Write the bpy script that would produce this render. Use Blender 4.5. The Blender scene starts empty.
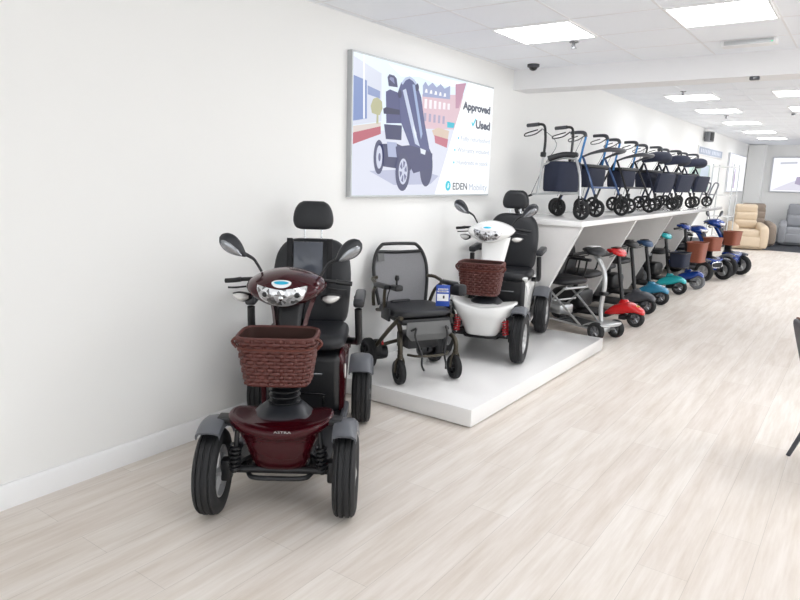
import bpy, bmesh, math, random
from mathutils import Vector, Matrix, Euler
random.seed(7)
S = bpy.context.scene
COL = S.collection
PI = math.pi

# ------------------------------------------------------------------ camera
def axes(p, y, r):
    F = Vector((-math.sin(y)*math.cos(p), math.cos(y)*math.cos(p), -math.sin(p)))
    R0 = Vector((math.cos(y), math.sin(y), 0)); U0 = R0.cross(F)
    c, s = math.cos(r), math.sin(r)
    return F, R0*c+U0*s, U0*c-R0*s
F_, R_, U_ = axes(.187834, .617593, .0285834)
cd = bpy.data.cameras.new('camera'); cam = bpy.data.objects.new('camera', cd); COL.objects.link(cam)
cd.sensor_width = 36; cd.lens = 648.8/800*36; cd.clip_end = 100; cd.clip_start = .05
m = Matrix(((R_.x, U_.x, -F_.x, 0), (R_.y, U_.y, -F_.y, 0), (R_.z, U_.z, -F_.z, 1.5), (0, 0, 0, 1)))
cam.matrix_world = m
S.camera = cam

# ------------------------------------------------------------------ world, exposure
S.view_settings.view_transform = 'Standard'
S.view_settings.look = 'None'
S.view_settings.gamma = 1
S.view_settings.use_curve_mapping = False
S.view_settings.exposure = 0.06
PANEL = 12.4
PANEL_FAR = 7.5          # luminance of the ceiling light panels
w = bpy.data.worlds.new('world'); S.world = w; w.use_nodes = True
w.node_tree.nodes['Background'].inputs[0].default_value = (.9, .95, 1, 1)
w.node_tree.nodes['Background'].inputs[1].default_value = .6

# added fill lights behind the viewer and on the far right, as unseen windows
def area(name, loc, rot, sx, sy, power, col=(1, 1, 1)):
    l = bpy.data.lights.new(name, 'AREA'); l.shape = 'RECTANGLE'; l.size = sx; l.size_y = sy
    l.energy = power; l.color = col
    o = bpy.data.objects.new(name, l); o.location = loc; o.rotation_euler = rot; COL.objects.link(o)
area('front_fill_light', (1.2, -3.9, 1.45), (PI/2, 0, 0), 6.5, 2.2, 58, (.97, .985, 1))
area('side_fill_light', (5.56, 9.3, 1.42), (PI/2, 0, PI/2), 23.0, 2.0, 285, (.96, .98, 1))

# ------------------------------------------------------------------ materials
def lin(c):
    if isinstance(c, str):
        c = tuple(int(c[i:i+2], 16)/255 for i in (0, 2, 4))
    return tuple((v/12.92 if v <= .04045 else ((v+.055)/1.055)**2.4) for v in c) + (1,)
def nd(nt, t, **k):
    n = nt.nodes.new(t)
    for a, v in k.items(): setattr(n, a, v)
    return n
MATS = {}
def mat(name, col, rough=.5, metal=0., var=.06, scale=14., bump=0., bscale=60., coat=0., spec=.5, alpha=1.):
    if name in MATS: return MATS[name]
    M = bpy.data.materials.new(name); M.use_nodes = True; nt = M.node_tree; b = nt.nodes['Principled BSDF']
    tc = nd(nt, 'ShaderNodeTexCoord'); no = nd(nt, 'ShaderNodeTexNoise'); no.inputs['Scale'].default_value = scale
    no.inputs['Detail'].default_value = 3
    nt.links.new(tc.outputs['Object'], no.inputs['Vector'])
    mx = nd(nt, 'ShaderNodeMix', data_type='RGBA')
    c = lin(col); mx.inputs[6].default_value = tuple(max(0, v*(1-var)) for v in c[:3])+(1,)
    mx.inputs[7].default_value = tuple(min(1, v*(1+var)) for v in c[:3])+(1,)
    nt.links.new(no.outputs['Fac'], mx.inputs[0]); nt.links.new(mx.outputs[2], b.inputs['Base Color'])
    b.inputs['Roughness'].default_value = rough; b.inputs['Metallic'].default_value = metal
    b.inputs['Coat Weight'].default_value = coat; b.inputs['Coat Roughness'].default_value = .05
    b.inputs['Specular IOR Level'].default_value = spec
    b.inputs['Alpha'].default_value = alpha
    if bump:
        n2 = nd(nt, 'ShaderNodeTexNoise'); n2.inputs['Scale'].default_value = bscale
        bp = nd(nt, 'ShaderNodeBump'); bp.inputs['Strength'].default_value = bump; bp.inputs['Distance'].default_value = .003
        nt.links.new(tc.outputs['Object'], n2.inputs['Vector']); nt.links.new(n2.outputs['Fac'], bp.inputs['Height'])
        nt.links.new(bp.outputs['Normal'], b.inputs['Normal'])
    MATS[name] = M; return M
def emat(name, col, st=1.):
    if name in MATS: return MATS[name]
    M = bpy.data.materials.new(name); M.use_nodes = True; nt = M.node_tree
    b = nt.nodes['Principled BSDF']; b.inputs['Base Color'].default_value = (.02, .02, .02, 1); b.inputs['Roughness'].default_value = .4
    b.inputs['Emission Color'].default_value = lin(col); b.inputs['Emission Strength'].default_value = st
    MATS[name] = M; return M

def floor_mat():
    M = bpy.data.materials.new('whitewashed_plank'); M.use_nodes = True; nt = M.node_tree; b = nt.nodes['Principled BSDF']
    L = nt.links.new
    tc = nd(nt, 'ShaderNodeTexCoord'); mp = nd(nt, 'ShaderNodeMapping'); mp.inputs['Rotation'].default_value = (0, 0, PI/2)
    L(tc.outputs['Object'], mp.inputs['Vector'])
    br = nd(nt, 'ShaderNodeTexBrick'); br.inputs['Scale'].default_value = 1.
    br.inputs['Brick Width'].default_value = 1.25; br.inputs['Row Height'].default_value = .19
    br.inputs['Mortar Size'].default_value = .0012; br.inputs['Mortar Smooth'].default_value = .3
    br.offset = .37
    br.inputs['Color1'].default_value = lin('ece6df'); br.inputs['Color2'].default_value = lin('e4dcd4')
    br.inputs['Mortar'].default_value = lin('cfc8c0')
    L(mp.outputs[0], br.inputs['Vector'])
    m2 = nd(nt, 'ShaderNodeMapping'); m2.inputs['Scale'].default_value = (9, .8, 1); L(tc.outputs['Object'], m2.inputs['Vector'])
    n1 = nd(nt, 'ShaderNodeTexNoise'); n1.inputs['Scale'].default_value = 1.6; n1.inputs['Detail'].default_value = 6; n1.inputs['Roughness'].default_value = .65
    L(m2.outputs[0], n1.inputs['Vector'])
    r1 = nd(nt, 'ShaderNodeValToRGB'); r1.color_ramp.elements[0].position = .32; r1.color_ramp.elements[0].color = (.86, .83, .79, 1)
    r1.color_ramp.elements[1].position = .6; r1.color_ramp.elements[1].color = (1, 1, 1, 1)
    L(n1.outputs['Fac'], r1.inputs[0])
    m3 = nd(nt, 'ShaderNodeMapping'); m3.inputs['Scale'].default_value = (38, 2.2, 1); L(tc.outputs['Object'], m3.inputs['Vector'])
    n2 = nd(nt, 'ShaderNodeTexNoise'); n2.inputs['Scale'].default_value = 1.5; n2.inputs['Detail'].default_value = 5
    L(m3.outputs[0], n2.inputs['Vector'])
    r2 = nd(nt, 'ShaderNodeValToRGB'); r2.color_ramp.elements[0].position = .3; r2.color_ramp.elements[0].color = (.93, .915, .9, 1)
    r2.color_ramp.elements[1].position = .62; r2.color_ramp.elements[1].color = (1, 1, 1, 1)
    L(n2.outputs['Fac'], r2.inputs[0])
    a = nd(nt, 'ShaderNodeMix', data_type='RGBA', blend_type='MULTIPLY'); a.inputs[0].default_value = 1
    L(br.outputs['Color'], a.inputs[6]); L(r1.outputs[0], a.inputs[7])
    a2 = nd(nt, 'ShaderNodeMix', data_type='RGBA', blend_type='MULTIPLY'); a2.inputs[0].default_value = 1
    L(a.outputs[2], a2.inputs[6]); L(r2.outputs[0], a2.inputs[7])
    L(a2.outputs[2], b.inputs['Base Color'])
    b.inputs['Roughness'].default_value = .55; b.inputs['Specular IOR Level'].default_value = .3
    return M

M_floor = floor_mat()
M_wall = mat('wall_paint', 'f1f1ef', .75, var=.008, scale=2.)
M_ceil = mat('ceiling_tile', 'f5f8fd', .85, var=.01, scale=3., bump=.15, bscale=180)
M_beam = mat('beam_paint', 'f1f1f2', .75, var=.008)
M_white = mat('white_gloss_paint', 'f2f2f2', .35, var=.008)
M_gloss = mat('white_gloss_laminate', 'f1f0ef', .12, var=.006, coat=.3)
M_shelfw = mat('white_display_board', 'eeeeed', .25, var=.008)
M_carpet = mat('charcoal_carpet', '3d4047', .95, var=.2, scale=60, bump=.5, bscale=300)
M_maroon = mat('maroon_metallic_paint', '3a0710', .2, .1, var=.1, coat=.2, spec=.3)
M_whitep = mat('white_scooter_paint', 'eeeeec', .2, var=.01, coat=.5)
M_bluep = mat('bright_blue_paint', '0d3a8e', .2, .1, var=.08, coat=.6)
M_tealp = mat('teal_blue_paint', '2d86ab', .22, .1, var=.08, coat=.5)
M_turq = mat('turquoise_paint', '1fb0b8', .22, .05, var=.08, coat=.5)
M_redp = mat('red_paint', 'd3171c', .2, var=.06, coat=.6)
M_tyre = mat('tyre_rubber', '1d1e20', .7, var=.15, scale=40, bump=.25, bscale=120)
M_rim = mat('silver_alloy', 'b9babb', .35, .6, var=.05)
M_black = mat('black_plastic', '131417', .42, var=.12)
M_blackg = mat('black_gloss_plastic', '131417', .2, var=.1, coat=.3)
M_dgrey = mat('dark_grey_plastic', '484a50', .42, var=.08, bump=.1, bscale=200)
M_fender = mat('lit_grey_fender_plastic', '5f6268', .36, var=.06)  # lighter grey carries the light reflected by the upward-facing fenders
M_cover = mat('satin_charcoal_plastic', '25272c', .38, var=.08)
M_vinyl = mat('black_vinyl', '17191e', .46, var=.1, bump=.2, bscale=160)
M_navy = mat('navy_fabric', '20263a', .8, var=.15, scale=40, bump=.3, bscale=220)
M_clear = mat('smoky_clear_pocket', '4b505a', .2, var=.25, scale=9, coat=.4)
M_strap = mat('black_strap', '131418', .75, var=.15)
M_chrome = mat('chrome', 'd4d6d8', .14, 1., var=.02)
M_steel = mat('brushed_silver_frame', 'c3c5c6', .3, .7, var=.04)
M_mirror = mat('mirror_cap_grey', '9b9da1', .16, .7, var=.08)
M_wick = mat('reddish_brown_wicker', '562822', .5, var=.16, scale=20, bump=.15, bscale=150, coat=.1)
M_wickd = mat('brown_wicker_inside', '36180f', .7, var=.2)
M_leath = mat('brown_leather_band', '5e2c22', .45, var=.15)
M_bronze = mat('bronze_frame_paint', '4a453b', .3, .6, var=.1)
M_mesh = mat('grey_mesh_fabric', '88888b', .8, var=.18, scale=160, bump=.4, bscale=400)
M_greyc = mat('grey_fabric_flap', '6a6b6b', .7, var=.1)
M_redsp = mat('red_spring', 'c3202c', .3, var=.06, coat=.3)
M_tagb = mat('blue_tag_card', '2b52b4', .4, var=.05)
M_tagw = mat('white_tag_card', 'f4f5f7', .45, var=.02)
M_cyan = mat('cyan_print', '24b3d6', .4, var=.03)
M_ink = mat('dark_ink', '2a3040', .6, var=.05)
M_beige = mat('beige_leather', 'd8c5ac', .5, var=.06, scale=8)
M_taupe = mat('taupe_fabric', '988a7d', .8, var=.1, scale=12)
M_sofag = mat('grey_sofa_fabric', 'a3a5aa', .8, var=.06, scale=10)
M_chair = mat('charcoal_leather', '46464a', .5, var=.08, bump=.2, bscale=140)
M_brownp = mat('chair_piping_brown', '6b3b24', .5, var=.1)
M_dblue = mat('dark_blue_frame_paint', '34507c', .3, .4, var=.06, coat=.4)
M_bblue = mat('bright_blue_frame_paint', '2f7fc0', .28, .3, var=.06, coat=.4)
M_greyseat = mat('grey_vinyl', '7b7d82', .5, var=.08)
M_amber = mat('amber_lens', 'd6d5d2', .15, .3, var=.1, coat=.5)
M_redl = mat('red_lens', 'b3141c', .2, var=.05, coat=.5)
M_brownb = mat('smooth_brown_basket', '8a4b37', .55, var=.15, scale=40, bump=.3, bscale=120)
M_grid = mat('ceiling_grid_white', 'f6f6f6', .5, var=.01)
M_poster = emat('lit_white_panel', 'f4f5fb', 1.05)
M_lamp = emat('light_panel_diffuser', 'fcfdff', PANEL)
M_lamp_far = emat('far_panel_diffuser', 'fcfdff', PANEL_FAR)

def lens_mat():
    M = bpy.data.materials.new('faceted_headlight_lens'); M.use_nodes = True; nt = M.node_tree; b = nt.nodes['Principled BSDF']
    tc = nd(nt, 'ShaderNodeTexCoord'); v = nd(nt, 'ShaderNodeTexVoronoi'); v.inputs['Scale'].default_value = 55
    nt.links.new(tc.outputs['Object'], v.inputs['Vector'])
    r = nd(nt, 'ShaderNodeValToRGB'); r.color_ramp.elements[0].color = (.16, .16, .16, 1); r.color_ramp.elements[1].color = (.85, .86, .88, 1)
    r.color_ramp.elements[0].position = .1; r.color_ramp.elements[1].position = .62
    sp = nd(nt, 'ShaderNodeSeparateColor'); nt.links.new(v.outputs['Color'], sp.inputs[0])
    nt.links.new(sp.outputs[0], r.inputs[0]); nt.links.new(r.outputs[0], b.inputs['Base Color'])
    b.inputs['Metallic'].default_value = .55; b.inputs['Roughness'].default_value = .22; b.inputs['Coat Weight'].default_value = .8
    bp = nd(nt, 'ShaderNodeBump'); bp.inputs['Strength'].default_value = .5; bp.inputs['Distance'].default_value = .004
    nt.links.new(v.outputs['Distance'], bp.inputs['Height']); nt.links.new(bp.outputs[0], b.inputs['Normal'])
    return M
M_lens = lens_mat()

# ------------------------------------------------------------------ mesh builder
def catmull(P, k, closed=False):
    if k <= 1 or len(P) < 3: return [tuple(p) for p in P]
    out = []; n = len(P); segs = n if closed else n-1
    for i in range(segs):
        if closed: a, b, c, d = P[(i-1) % n], P[i], P[(i+1) % n], P[(i+2) % n]
        else: a, b, c, d = P[max(i-1, 0)], P[i], P[i+1], P[min(i+2, n-1)]
        for j in range(k):
            t = j/k; t2 = t*t; t3 = t2*t
            out.append(tuple(.5*(2*q1+(q2-q0)*t+(2*q0-5*q1+4*q2-q3)*t2+(3*q1-q0-3*q2+q3)*t3) for q0, q1, q2, q3 in zip(a, b, c, d)))
    if not closed: out.append(tuple(P[-1]))
    return out

class MB:
    def __init__(s): s.bm = bmesh.new(); s.mi = 0
    def faces(s, V, Fs):
        vs = [s.bm.verts.new(v) for v in V]
        for f in Fs:
            try:
                q = s.bm.faces.new([vs[i] for i in f]); q.material_index = s.mi
            except ValueError: pass
        return s
    def box(s, c, d, rot=None, bev=0., seg=2):
        t = bmesh.new(); bmesh.ops.create_cube(t, size=1)
        for v in t.verts: v.co = Vector((v.co.x*d[0], v.co.y*d[1], v.co.z*d[2]))
        if bev: bmesh.ops.bevel(t, geom=t.edges[:], offset=min(bev, min(d)*.49), segments=seg, affect='EDGES', profile=.5)
        R = Euler(rot).to_matrix() if rot else Matrix.Identity(3)
        t.verts.index_update()
        V = [R @ v.co + Vector(c) for v in t.verts]; Fs = [[v.index for v in f.verts] for f in t.faces]; t.free()
        return s.faces(V, Fs)
    def loft(s, rings, cap=True, wrap=False):
        n = len(rings[0]); V = [p for r in rings for p in r]; Fs = []; k = len(rings)
        for i in range(k if wrap else k-1):
            a, b = i*n, ((i+1) % k)*n
            for j in range(n): Fs.append((a+j, a+(j+1) % n, b+(j+1) % n, b+j))
        if cap and not wrap: Fs.append(tuple(range(n))); Fs.append(tuple((k-1)*n+j for j in range(n)))
        return s.faces(V, Fs)
    def tube(s, P, r, seg=8, k=1, closed=False, flat=1.):
        rr = r if isinstance(r, (list, tuple)) else [r]*len(P)
        Q = catmull([tuple(p)+(q,) for p, q in zip(P, rr)], k, closed)
        pts = [Vector(q[:3]) for q in Q]; rad = [q[3] for q in Q]; n = len(pts); rings = []
        N = None
        for i in range(n):
            if closed: T = pts[(i+1) % n]-pts[i-1]
            else: T = pts[min(i+1, n-1)]-pts[max(i-1, 0)]
            if T.length < 1e-9: T = Vector((0, 0, 1))
            T.normalize()
            if N is None:
                N = Vector((0, 0, 1)) if abs(T.z) < .9 else Vector((1, 0, 0))
            N = N-T*N.dot(T)
            if N.length < 1e-6: N = T.orthogonal()
            N.normalize(); B = T.cross(N)
            rings.append([pts[i]+(B*math.cos(a)+N*math.sin(a)*flat)*rad[i] for a in (2*PI*j/seg for j in range(seg))])
        return s.loft(rings, wrap=closed)
    def lathe(s, prof, c, axis='x', seg=28, closed=True):
        c = Vector(c); rings = []
        for r, h in prof:
            ring = []
            for j in range(seg):
                a = 2*PI*j/seg; u, v = r*math.cos(a), r*math.sin(a)
                ring.append(c+Vector({'x': (h, u, v), 'y': (u, h, v), 'z': (u, v, h)}[axis]))
            rings.append(ring)
        return s.loft(rings, cap=not closed, wrap=closed)
    def sloft(s, rings, axis='z', N=24, k=3):
        # rings: (cx, cy, cz, ha, hb, n): superellipse sections stacked along an axis
        R = []
        for cx, cy, cz, ha, hb, n in catmull(rings, k):
            ring = []
            for j in range(N):
                t = 2*PI*j/N; cc, ss = math.cos(t), math.sin(t)
                a = ha*math.copysign(abs(cc)**(2/n), cc); b = hb*math.copysign(abs(ss)**(2/n), ss)
                ring.append({'z': (cx+a, cy+b, cz), 'y': (cx+a, cy, cz+b), 'x': (cx, cy+a, cz+b)}[axis])
            R.append(ring)
        return s.loft(R)
    def ell(s, c, r, rot=None, seg=16, rg=10):
        R = Euler(rot).to_matrix() if rot else Matrix.Identity(3); c = Vector(c); rings = []
        for i in range(1, rg):
            p = PI*i/rg
            rings.append([c+R @ Vector((r[0]*math.sin(p)*math.cos(2*PI*j/seg), r[1]*math.sin(p)*math.sin(2*PI*j/seg), r[2]*math.cos(p))) for j in range(seg)])
        return s.loft(rings)
    def prism(s, pts, fn, t):
        # pts: 2-D outline; fn(u, v, w) -> 3-D; w runs 0..t
        n = len(pts); V = [fn(u, v, 0) for u, v in pts]+[fn(u, v, t) for u, v in pts]
        Fs = [tuple(range(n)), tuple(range(n, 2*n))]+[(i, (i+1) % n, n+(i+1) % n, n+i) for i in range(n)]
        return s.faces(V, Fs)
    def cyl(s, a, b, r, seg=14): return s.tube([a, b], r, seg)
    def build(s, name, mats, parent=None, ang=38):
        bmesh.ops.recalc_face_normals(s.bm, faces=s.bm.faces[:])
        me = bpy.data.meshes.new(name); s.bm.to_mesh(me); s.bm.free()
        for mm in (mats if isinstance(mats, (list, tuple)) else [mats]): me.materials.append(mm)
        me.polygons.foreach_set('use_smooth', [True]*len(me.polygons)); me.set_sharp_from_angle(angle=math.radians(ang))
        o = bpy.data.objects.new(name, me); COL.objects.link(o)
        if parent: o.parent = parent
        return o

def tag(o, label, cat, group=None):
    o['label'] = label; o['category'] = cat
    if group: o['group'] = group
    return o
def thing(name, label, cat, loc=(0, 0, 0), rz=0, group=None, scale=1.):
    o = bpy.data.objects.new(name, None); COL.objects.link(o); o.location = loc; o.rotation_euler = (0, 0, rz)
    o.scale = (scale,)*3; o.empty_display_size = .1
    return tag(o, label, cat, group)
def struct(name, mb, mats, parent=None):
    o = mb.build(name, mats, parent)
    if not parent: o['kind'] = 'structure'
    return o
def dup(root, loc, rz, label=None):
    r = root.copy(); COL.objects.link(r); r.location = loc; r.rotation_euler = (0, 0, rz)
    if label: r['label'] = label
    for ch in list(root.children):
        c = ch.copy(); COL.objects.link(c); c.parent = r
        for g in list(ch.children):
            d = g.copy(); COL.objects.link(d); d.parent = c
    return r
def heading(hx, hy): return math.atan2(-hx, hy)
def text_mesh(name, txt, size, M4, mats, parent, depth=.0006, align='LEFT', bold=0., width=None):
    cu = bpy.data.curves.new(name, 'FONT'); cu.body = txt; cu.size = size; cu.extrude = depth; cu.align_x = align; cu.offset = bold
    cu.resolution_u = 3
    o = bpy.data.objects.new(name+'_t', cu); COL.objects.link(o)
    bpy.context.view_layer.update()
    me = bpy.data.meshes.new_from_object(o.evaluated_get(bpy.context.evaluated_depsgraph_get()))
    bpy.data.objects.remove(o)
    xs = [v.co.x for v in me.vertices]
    if width and xs:
        k = width/(max(xs)-min(xs))
        for v in me.vertices: v.co.x *= k
    me.transform(M4); me.name = name
    me.materials.clear(); me.materials.append(mats)
    t = bpy.data.objects.new(name, me); COL.objects.link(t)
    if parent: t.parent = parent
    return t

# ------------------------------------------------------------------ the room
WX, EX, NY, FY = -2.953, 5.6, -4.0, 21.0
ZN, ZF, BY = 2.54, 2.65, 5.95
struct('floor', MB().box(((WX+EX)/2, (NY+FY)/2, -.05), (EX-WX, FY-NY, .1)), M_floor)
struct('floor_carpet', MB().box((1.3, 19.55, .003), (EX-WX-.02, 3.3, .006)), M_carpet)
struct('wall_left', MB().box((WX-.05, (NY+FY)/2, 1.4), (.1, FY-NY, 2.8)), M_wall)
b = MB(); b.box((EX+.05, (NY+FY)/2, .16), (.1, FY-NY, .32)); b.box((EX+.05, (NY+FY)/2, 2.66), (.1, FY-NY, .3))
b.box((EX+.05, -3.2, 1.4), (.1, 1.6, 2.3)); b.box((EX+.05, 20.95, 1.4), (.1, .3, 2.3))
struct('wall_right', b, M_wall)
b = MB()
for i in range(9): b.box((EX+.05, -2.35+i*2.9, 1.42), (.08, .07, 2.2))
struct('added_window_frame', b, M_white)  # unseen mullions, added to go with the side fill light
struct('wall_far', MB().box((1.3, FY+.05, 1.4), (EX-WX+.2, .1, 2.8)), M_wall)
struct('trim_pillar', MB().box((-2.73, FY-.17, 1.32), (.42, .34, 2.64)), M_wall)
# wall behind the viewer: piers, sill and head around an opening for the added front fill light
b = MB(); b.box(((WX+EX)/2, NY-.05, .16), (EX-WX, .1, .32)); b.box(((WX+EX)/2, NY-.05, 2.68), (EX-WX, .1, .24))
b.box((-2.5, NY-.05, 1.4), (.9, .1, 2.2)); b.box((5.05, NY-.05, 1.4), (1.1, .1, 2.2))
struct('wall_near', b, M_wall)
struct('ceiling', MB().box(((WX+EX)/2, (NY+BY)/2, ZN+.05), (EX-WX, BY-NY, .1)), M_ceil)
struct('ceiling_far', MB().box(((WX+EX)/2, (BY+FY)/2+.1, ZF+.05), (EX-WX, FY-BY-.2, .1)), M_ceil)
struct('trim_beam', MB().box(((WX+EX)/2, BY+.15, (2.355+2.75)/2), (EX-WX, .3, .395)), M_beam)
def skirting(name, y0, y1):
    pts = [(0, 0), (.018, 0), (.018, .095), (.012, .105), (.008, .112), (0, .113)]
    struct(name, MB().prism(pts, lambda u, v, q: (WX+u, y0+q, v), y1-y0), M_white)
skirting('baseboard_left', NY, FY-.36)
# grid of the suspended ceiling
b = MB()
for i in range(15):
    x = -.6-.575*4+.575*i
    if x < EX: b.box((x, (NY+BY)/2, ZN-.0005), (.013, BY-NY, .003))
ys = [BY-.535-.565*i for i in range(18)]
for y in ys: b.box(((WX+EX)/2, y, ZN), (EX-WX, .013, .003))
struct('trim_ceiling_grid', b, mat('ceiling_grid_paint', 'ececee', .6, var=.01))
b = MB()
for i in range(15): b.box((WX+.28+.6*i, (BY+.3+FY)/2, ZF-.0012), (.014, FY-BY-.4, .004))
for i in range(25): b.box(((WX+EX)/2, 6.6+.6*i, ZF-.001), (EX-WX, .014, .004))
struct('trim_far_ceiling_grid', b, M_ceil)
b = MB(); b.box((WX+.004, 3.05, 1.29), (.004, .003, 2.5)); 

# ------------------------------------------------------------------ ceiling fittings
def panel(label, x0, x1, y0, y1, z, lamp=None):
    t = thing('ceiling_light', label, 'ceiling light', ((x0+x1)/2, (y0+y1)/2, z), 0, 'square ceiling light panels')
    hx, hy = (x1-x0)/2, (y1-y0)/2
    MB().box((0, 0, -.004), (hx*2-.03, hy*2-.03, .008)).build('diffuser', lamp or M_lamp, t)
    f = MB()
    for sx in (-1, 1): f.box((sx*(hx-.0075), 0, -.006), (.015, hy*2, .012)); f.box((0, sx*(hy-.0075), -.006), (hx*2-.03, .015, .012))
    f.build('frame', M_grid, t)
    return t
nl = panel('white light panel in the near ceiling closest to the left wall, above the lit sign', -2.325, -1.755, 4.29, 4.845, ZN)
panel('white light panel in the near ceiling at the top right, beside the emergency light', -1.165, -.605, 4.28, 4.835, ZN)
for x in (.25, 1.4, 2.55, 3.7): dup(nl, (x, 4.56, ZN), 0, 'white light panel further right in the near ceiling, out of frame')
for y in (1.6,):
    for x in (-.2, 1.4, 2.9): dup(nl, (x, y, ZN), 0, 'white light panel in the near ceiling overhead, out of frame')
ordn = ['first', 'second', 'third', 'fourth', 'fifth']
fy = [9.25, 11.1, 13.35, 15.65, 17.8]
fl = None
for i, y in enumerate(fy):
    lb = 'light panel in the left row beyond the beam, %s counting away from the beam' % ordn[i]
    if fl is None: fl = panel(lb, -2.405, -1.805, y, y+.6, ZF, M_lamp_far)
    else: dup(fl, (-2.105, y+.3, ZF), 0, lb)
    lb2 = 'light panel in the second row beyond the beam, %s counting away from the beam' % ordn[i]
    dup(fl, (-.85, y+.3, ZF), 0, lb2)
    for x in (.4, 1.7, 3., 4.3): dup(fl, (x, y+.3, ZF), 0, 'added light panel before the end wall further right, out of frame')

for x in (.6, 1.9, 3.2): dup(fl, (x, 20., ZF), 0, 'added light panel before the end wall further right, out of frame')  # extra unseen panels, added to brighten the end wall

t = thing('dome_camera', 'small dark dome camera on the ceiling in the corner by the beam', 'security camera', (-2.66, 5.74, ZN))
MB().lathe([(.001, -.001), (.055, -.001), (.055, -.02), (.046, -.028), (.001, -.028)], (0, 0, 0), 'z', 20, False).build('housing', M_dgrey, t)
MB().ell((0, 0, -.028), (.038, .038, .03)).build('dome', M_blackg, t)
def sprinkler(label, x, y, z):
    t = thing('ceiling_sprinkler', label, 'sprinkler', (x, y, z), 0, 'ceiling sprinklers')
    MB().lathe([(.001, 0), (.038, 0), (.034, -.008), (.012, -.012), (.001, -.012)], (0, 0, 0), 'z', 16, False).build('flange', M_mirror, t)
    b = MB(); b.cyl((0, 0, -.01), (0, 0, -.045), .008); b.cyl((0, 0, -.045), (0, 0, -.049), .02); b.tube([(-.013, 0, -.012), (-.016, 0, -.03), (0, 0, -.045)], .003, 6, 3); b.build('nozzle', M_mirror, t)
    return t
sprinkler('small sprinkler in the near ceiling between the left light panel and the beam', -1.98, 4.97, ZN)
sprinkler('small sprinkler just in front of the first light panel beyond the beam', -2.09, 8.95, ZF)
sprinkler('small sprinkler behind the second light panel of the left row', -2.13, 12.2, ZF)
t = thing('smoke_detector', 'round smoke detector on the far ceiling at the right edge', 'smoke detector', (-1.14, 11.95, ZF))
MB().lathe([(.001, 0), (.055, 0), (.055, -.014), (.04, -.02), (.001, -.02)], (0, 0, 0), 'z', 18, False).build('base', M_white, t)
MB().lathe([(.001, -.02), (.036, -.02), (.03, -.05), (.001, -.052)], (0, 0, 0), 'z', 18, False).build('sensor_head', M_mirror, t)
t = thing('emergency_light', 'slim white emergency light box on the near ceiling by the beam', 'emergency light', (-.86, 5.47, ZN))
MB().box((0, 0, -.022), (.36, .1, .044), bev=.006).build('housing', M_white, t)
MB().box((0, -.052, -.022), (.32, .004, .03), bev=.002).build('lens', M_steel, t)
MB().box((.15, -.053, -.03), (.012, .006, .008)).build('indicator', emat('green_led', '59e0a0', 1.), t)
t = thing('beam_sensor', 'little dark sensor under the lower edge of the beam', 'sensor', (-.87, BY+.02, 2.355))
MB().box((0, 0, -.014), (.07, .05, .028), bev=.006).build('housing', M_dgrey, t)
MB().cyl((0, -.02, -.016), (0, -.03, -.016), .009).build('eye', M_blackg, t)
t = thing('wall_speaker', 'small grey box speaker high on the left wall beyond the walkers', 'speaker', (WX, 14.8, 2.46))
MB().box((.035, 0, 0), (.07, .03, .04)).build('bracket', M_dgrey, t)
sp = MB().box((.1, -.02, .02), (.11, .2, .2), (0, 0, -.3), bev=.012).build('cabinet', M_greyseat, t)
MB().box((.158, -.03, .02), (.006, .15, .16), (0, 0, -.3), bev=.002).build('grille', M_black, sp)

# ------------------------------------------------------------------ the lit sign on the wall
SX, SY, SZ, SW, SH = -2.912, 3.475, 1.35, 2.0, .968
t = thing('lightbox_sign', 'big backlit sign on the left wall advertising used mobility scooters', 'sign', (WX, SY+SW/2, SZ))
def sp3(u, v, q): return (SX-WX+q, (u-.5)*SW, v*SH)
fr = MB(); D = SX-WX
for y, sy in ((-SW/2+.006, .012), (SW/2-.006, .012)): fr.box((D/2, y, SH/2), (D, sy, SH))
for z in (.006, SH-.006): fr.box((D/2, 0, z), (D, SW-.02, .012))
fr.box((.01, 0, SH/2), (.02, SW-.02, SH-.02)); fr.build('frame', mat('sign_frame_aluminium', 'b9bcbe', .45, .3, var=.02), t)
def panelpoly(name, pts, col, lay, parent):
    mb = MB(); mb.prism(pts, lambda u, v, q: sp3(u, v, -.001+lay*.0007+q), .0005)
    return mb.build(name, emat('print_'+col, col, 1.), parent)
face = panelpoly('picture_panel', [(.006, .013), (.994, .013), (.994, .987), (.006, .987)], 'e3f0fa', 0, t)
cl = lambda P: [(min(max(u, .008), .992), min(max(v, .015), .985)) for u, v in P]
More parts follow.
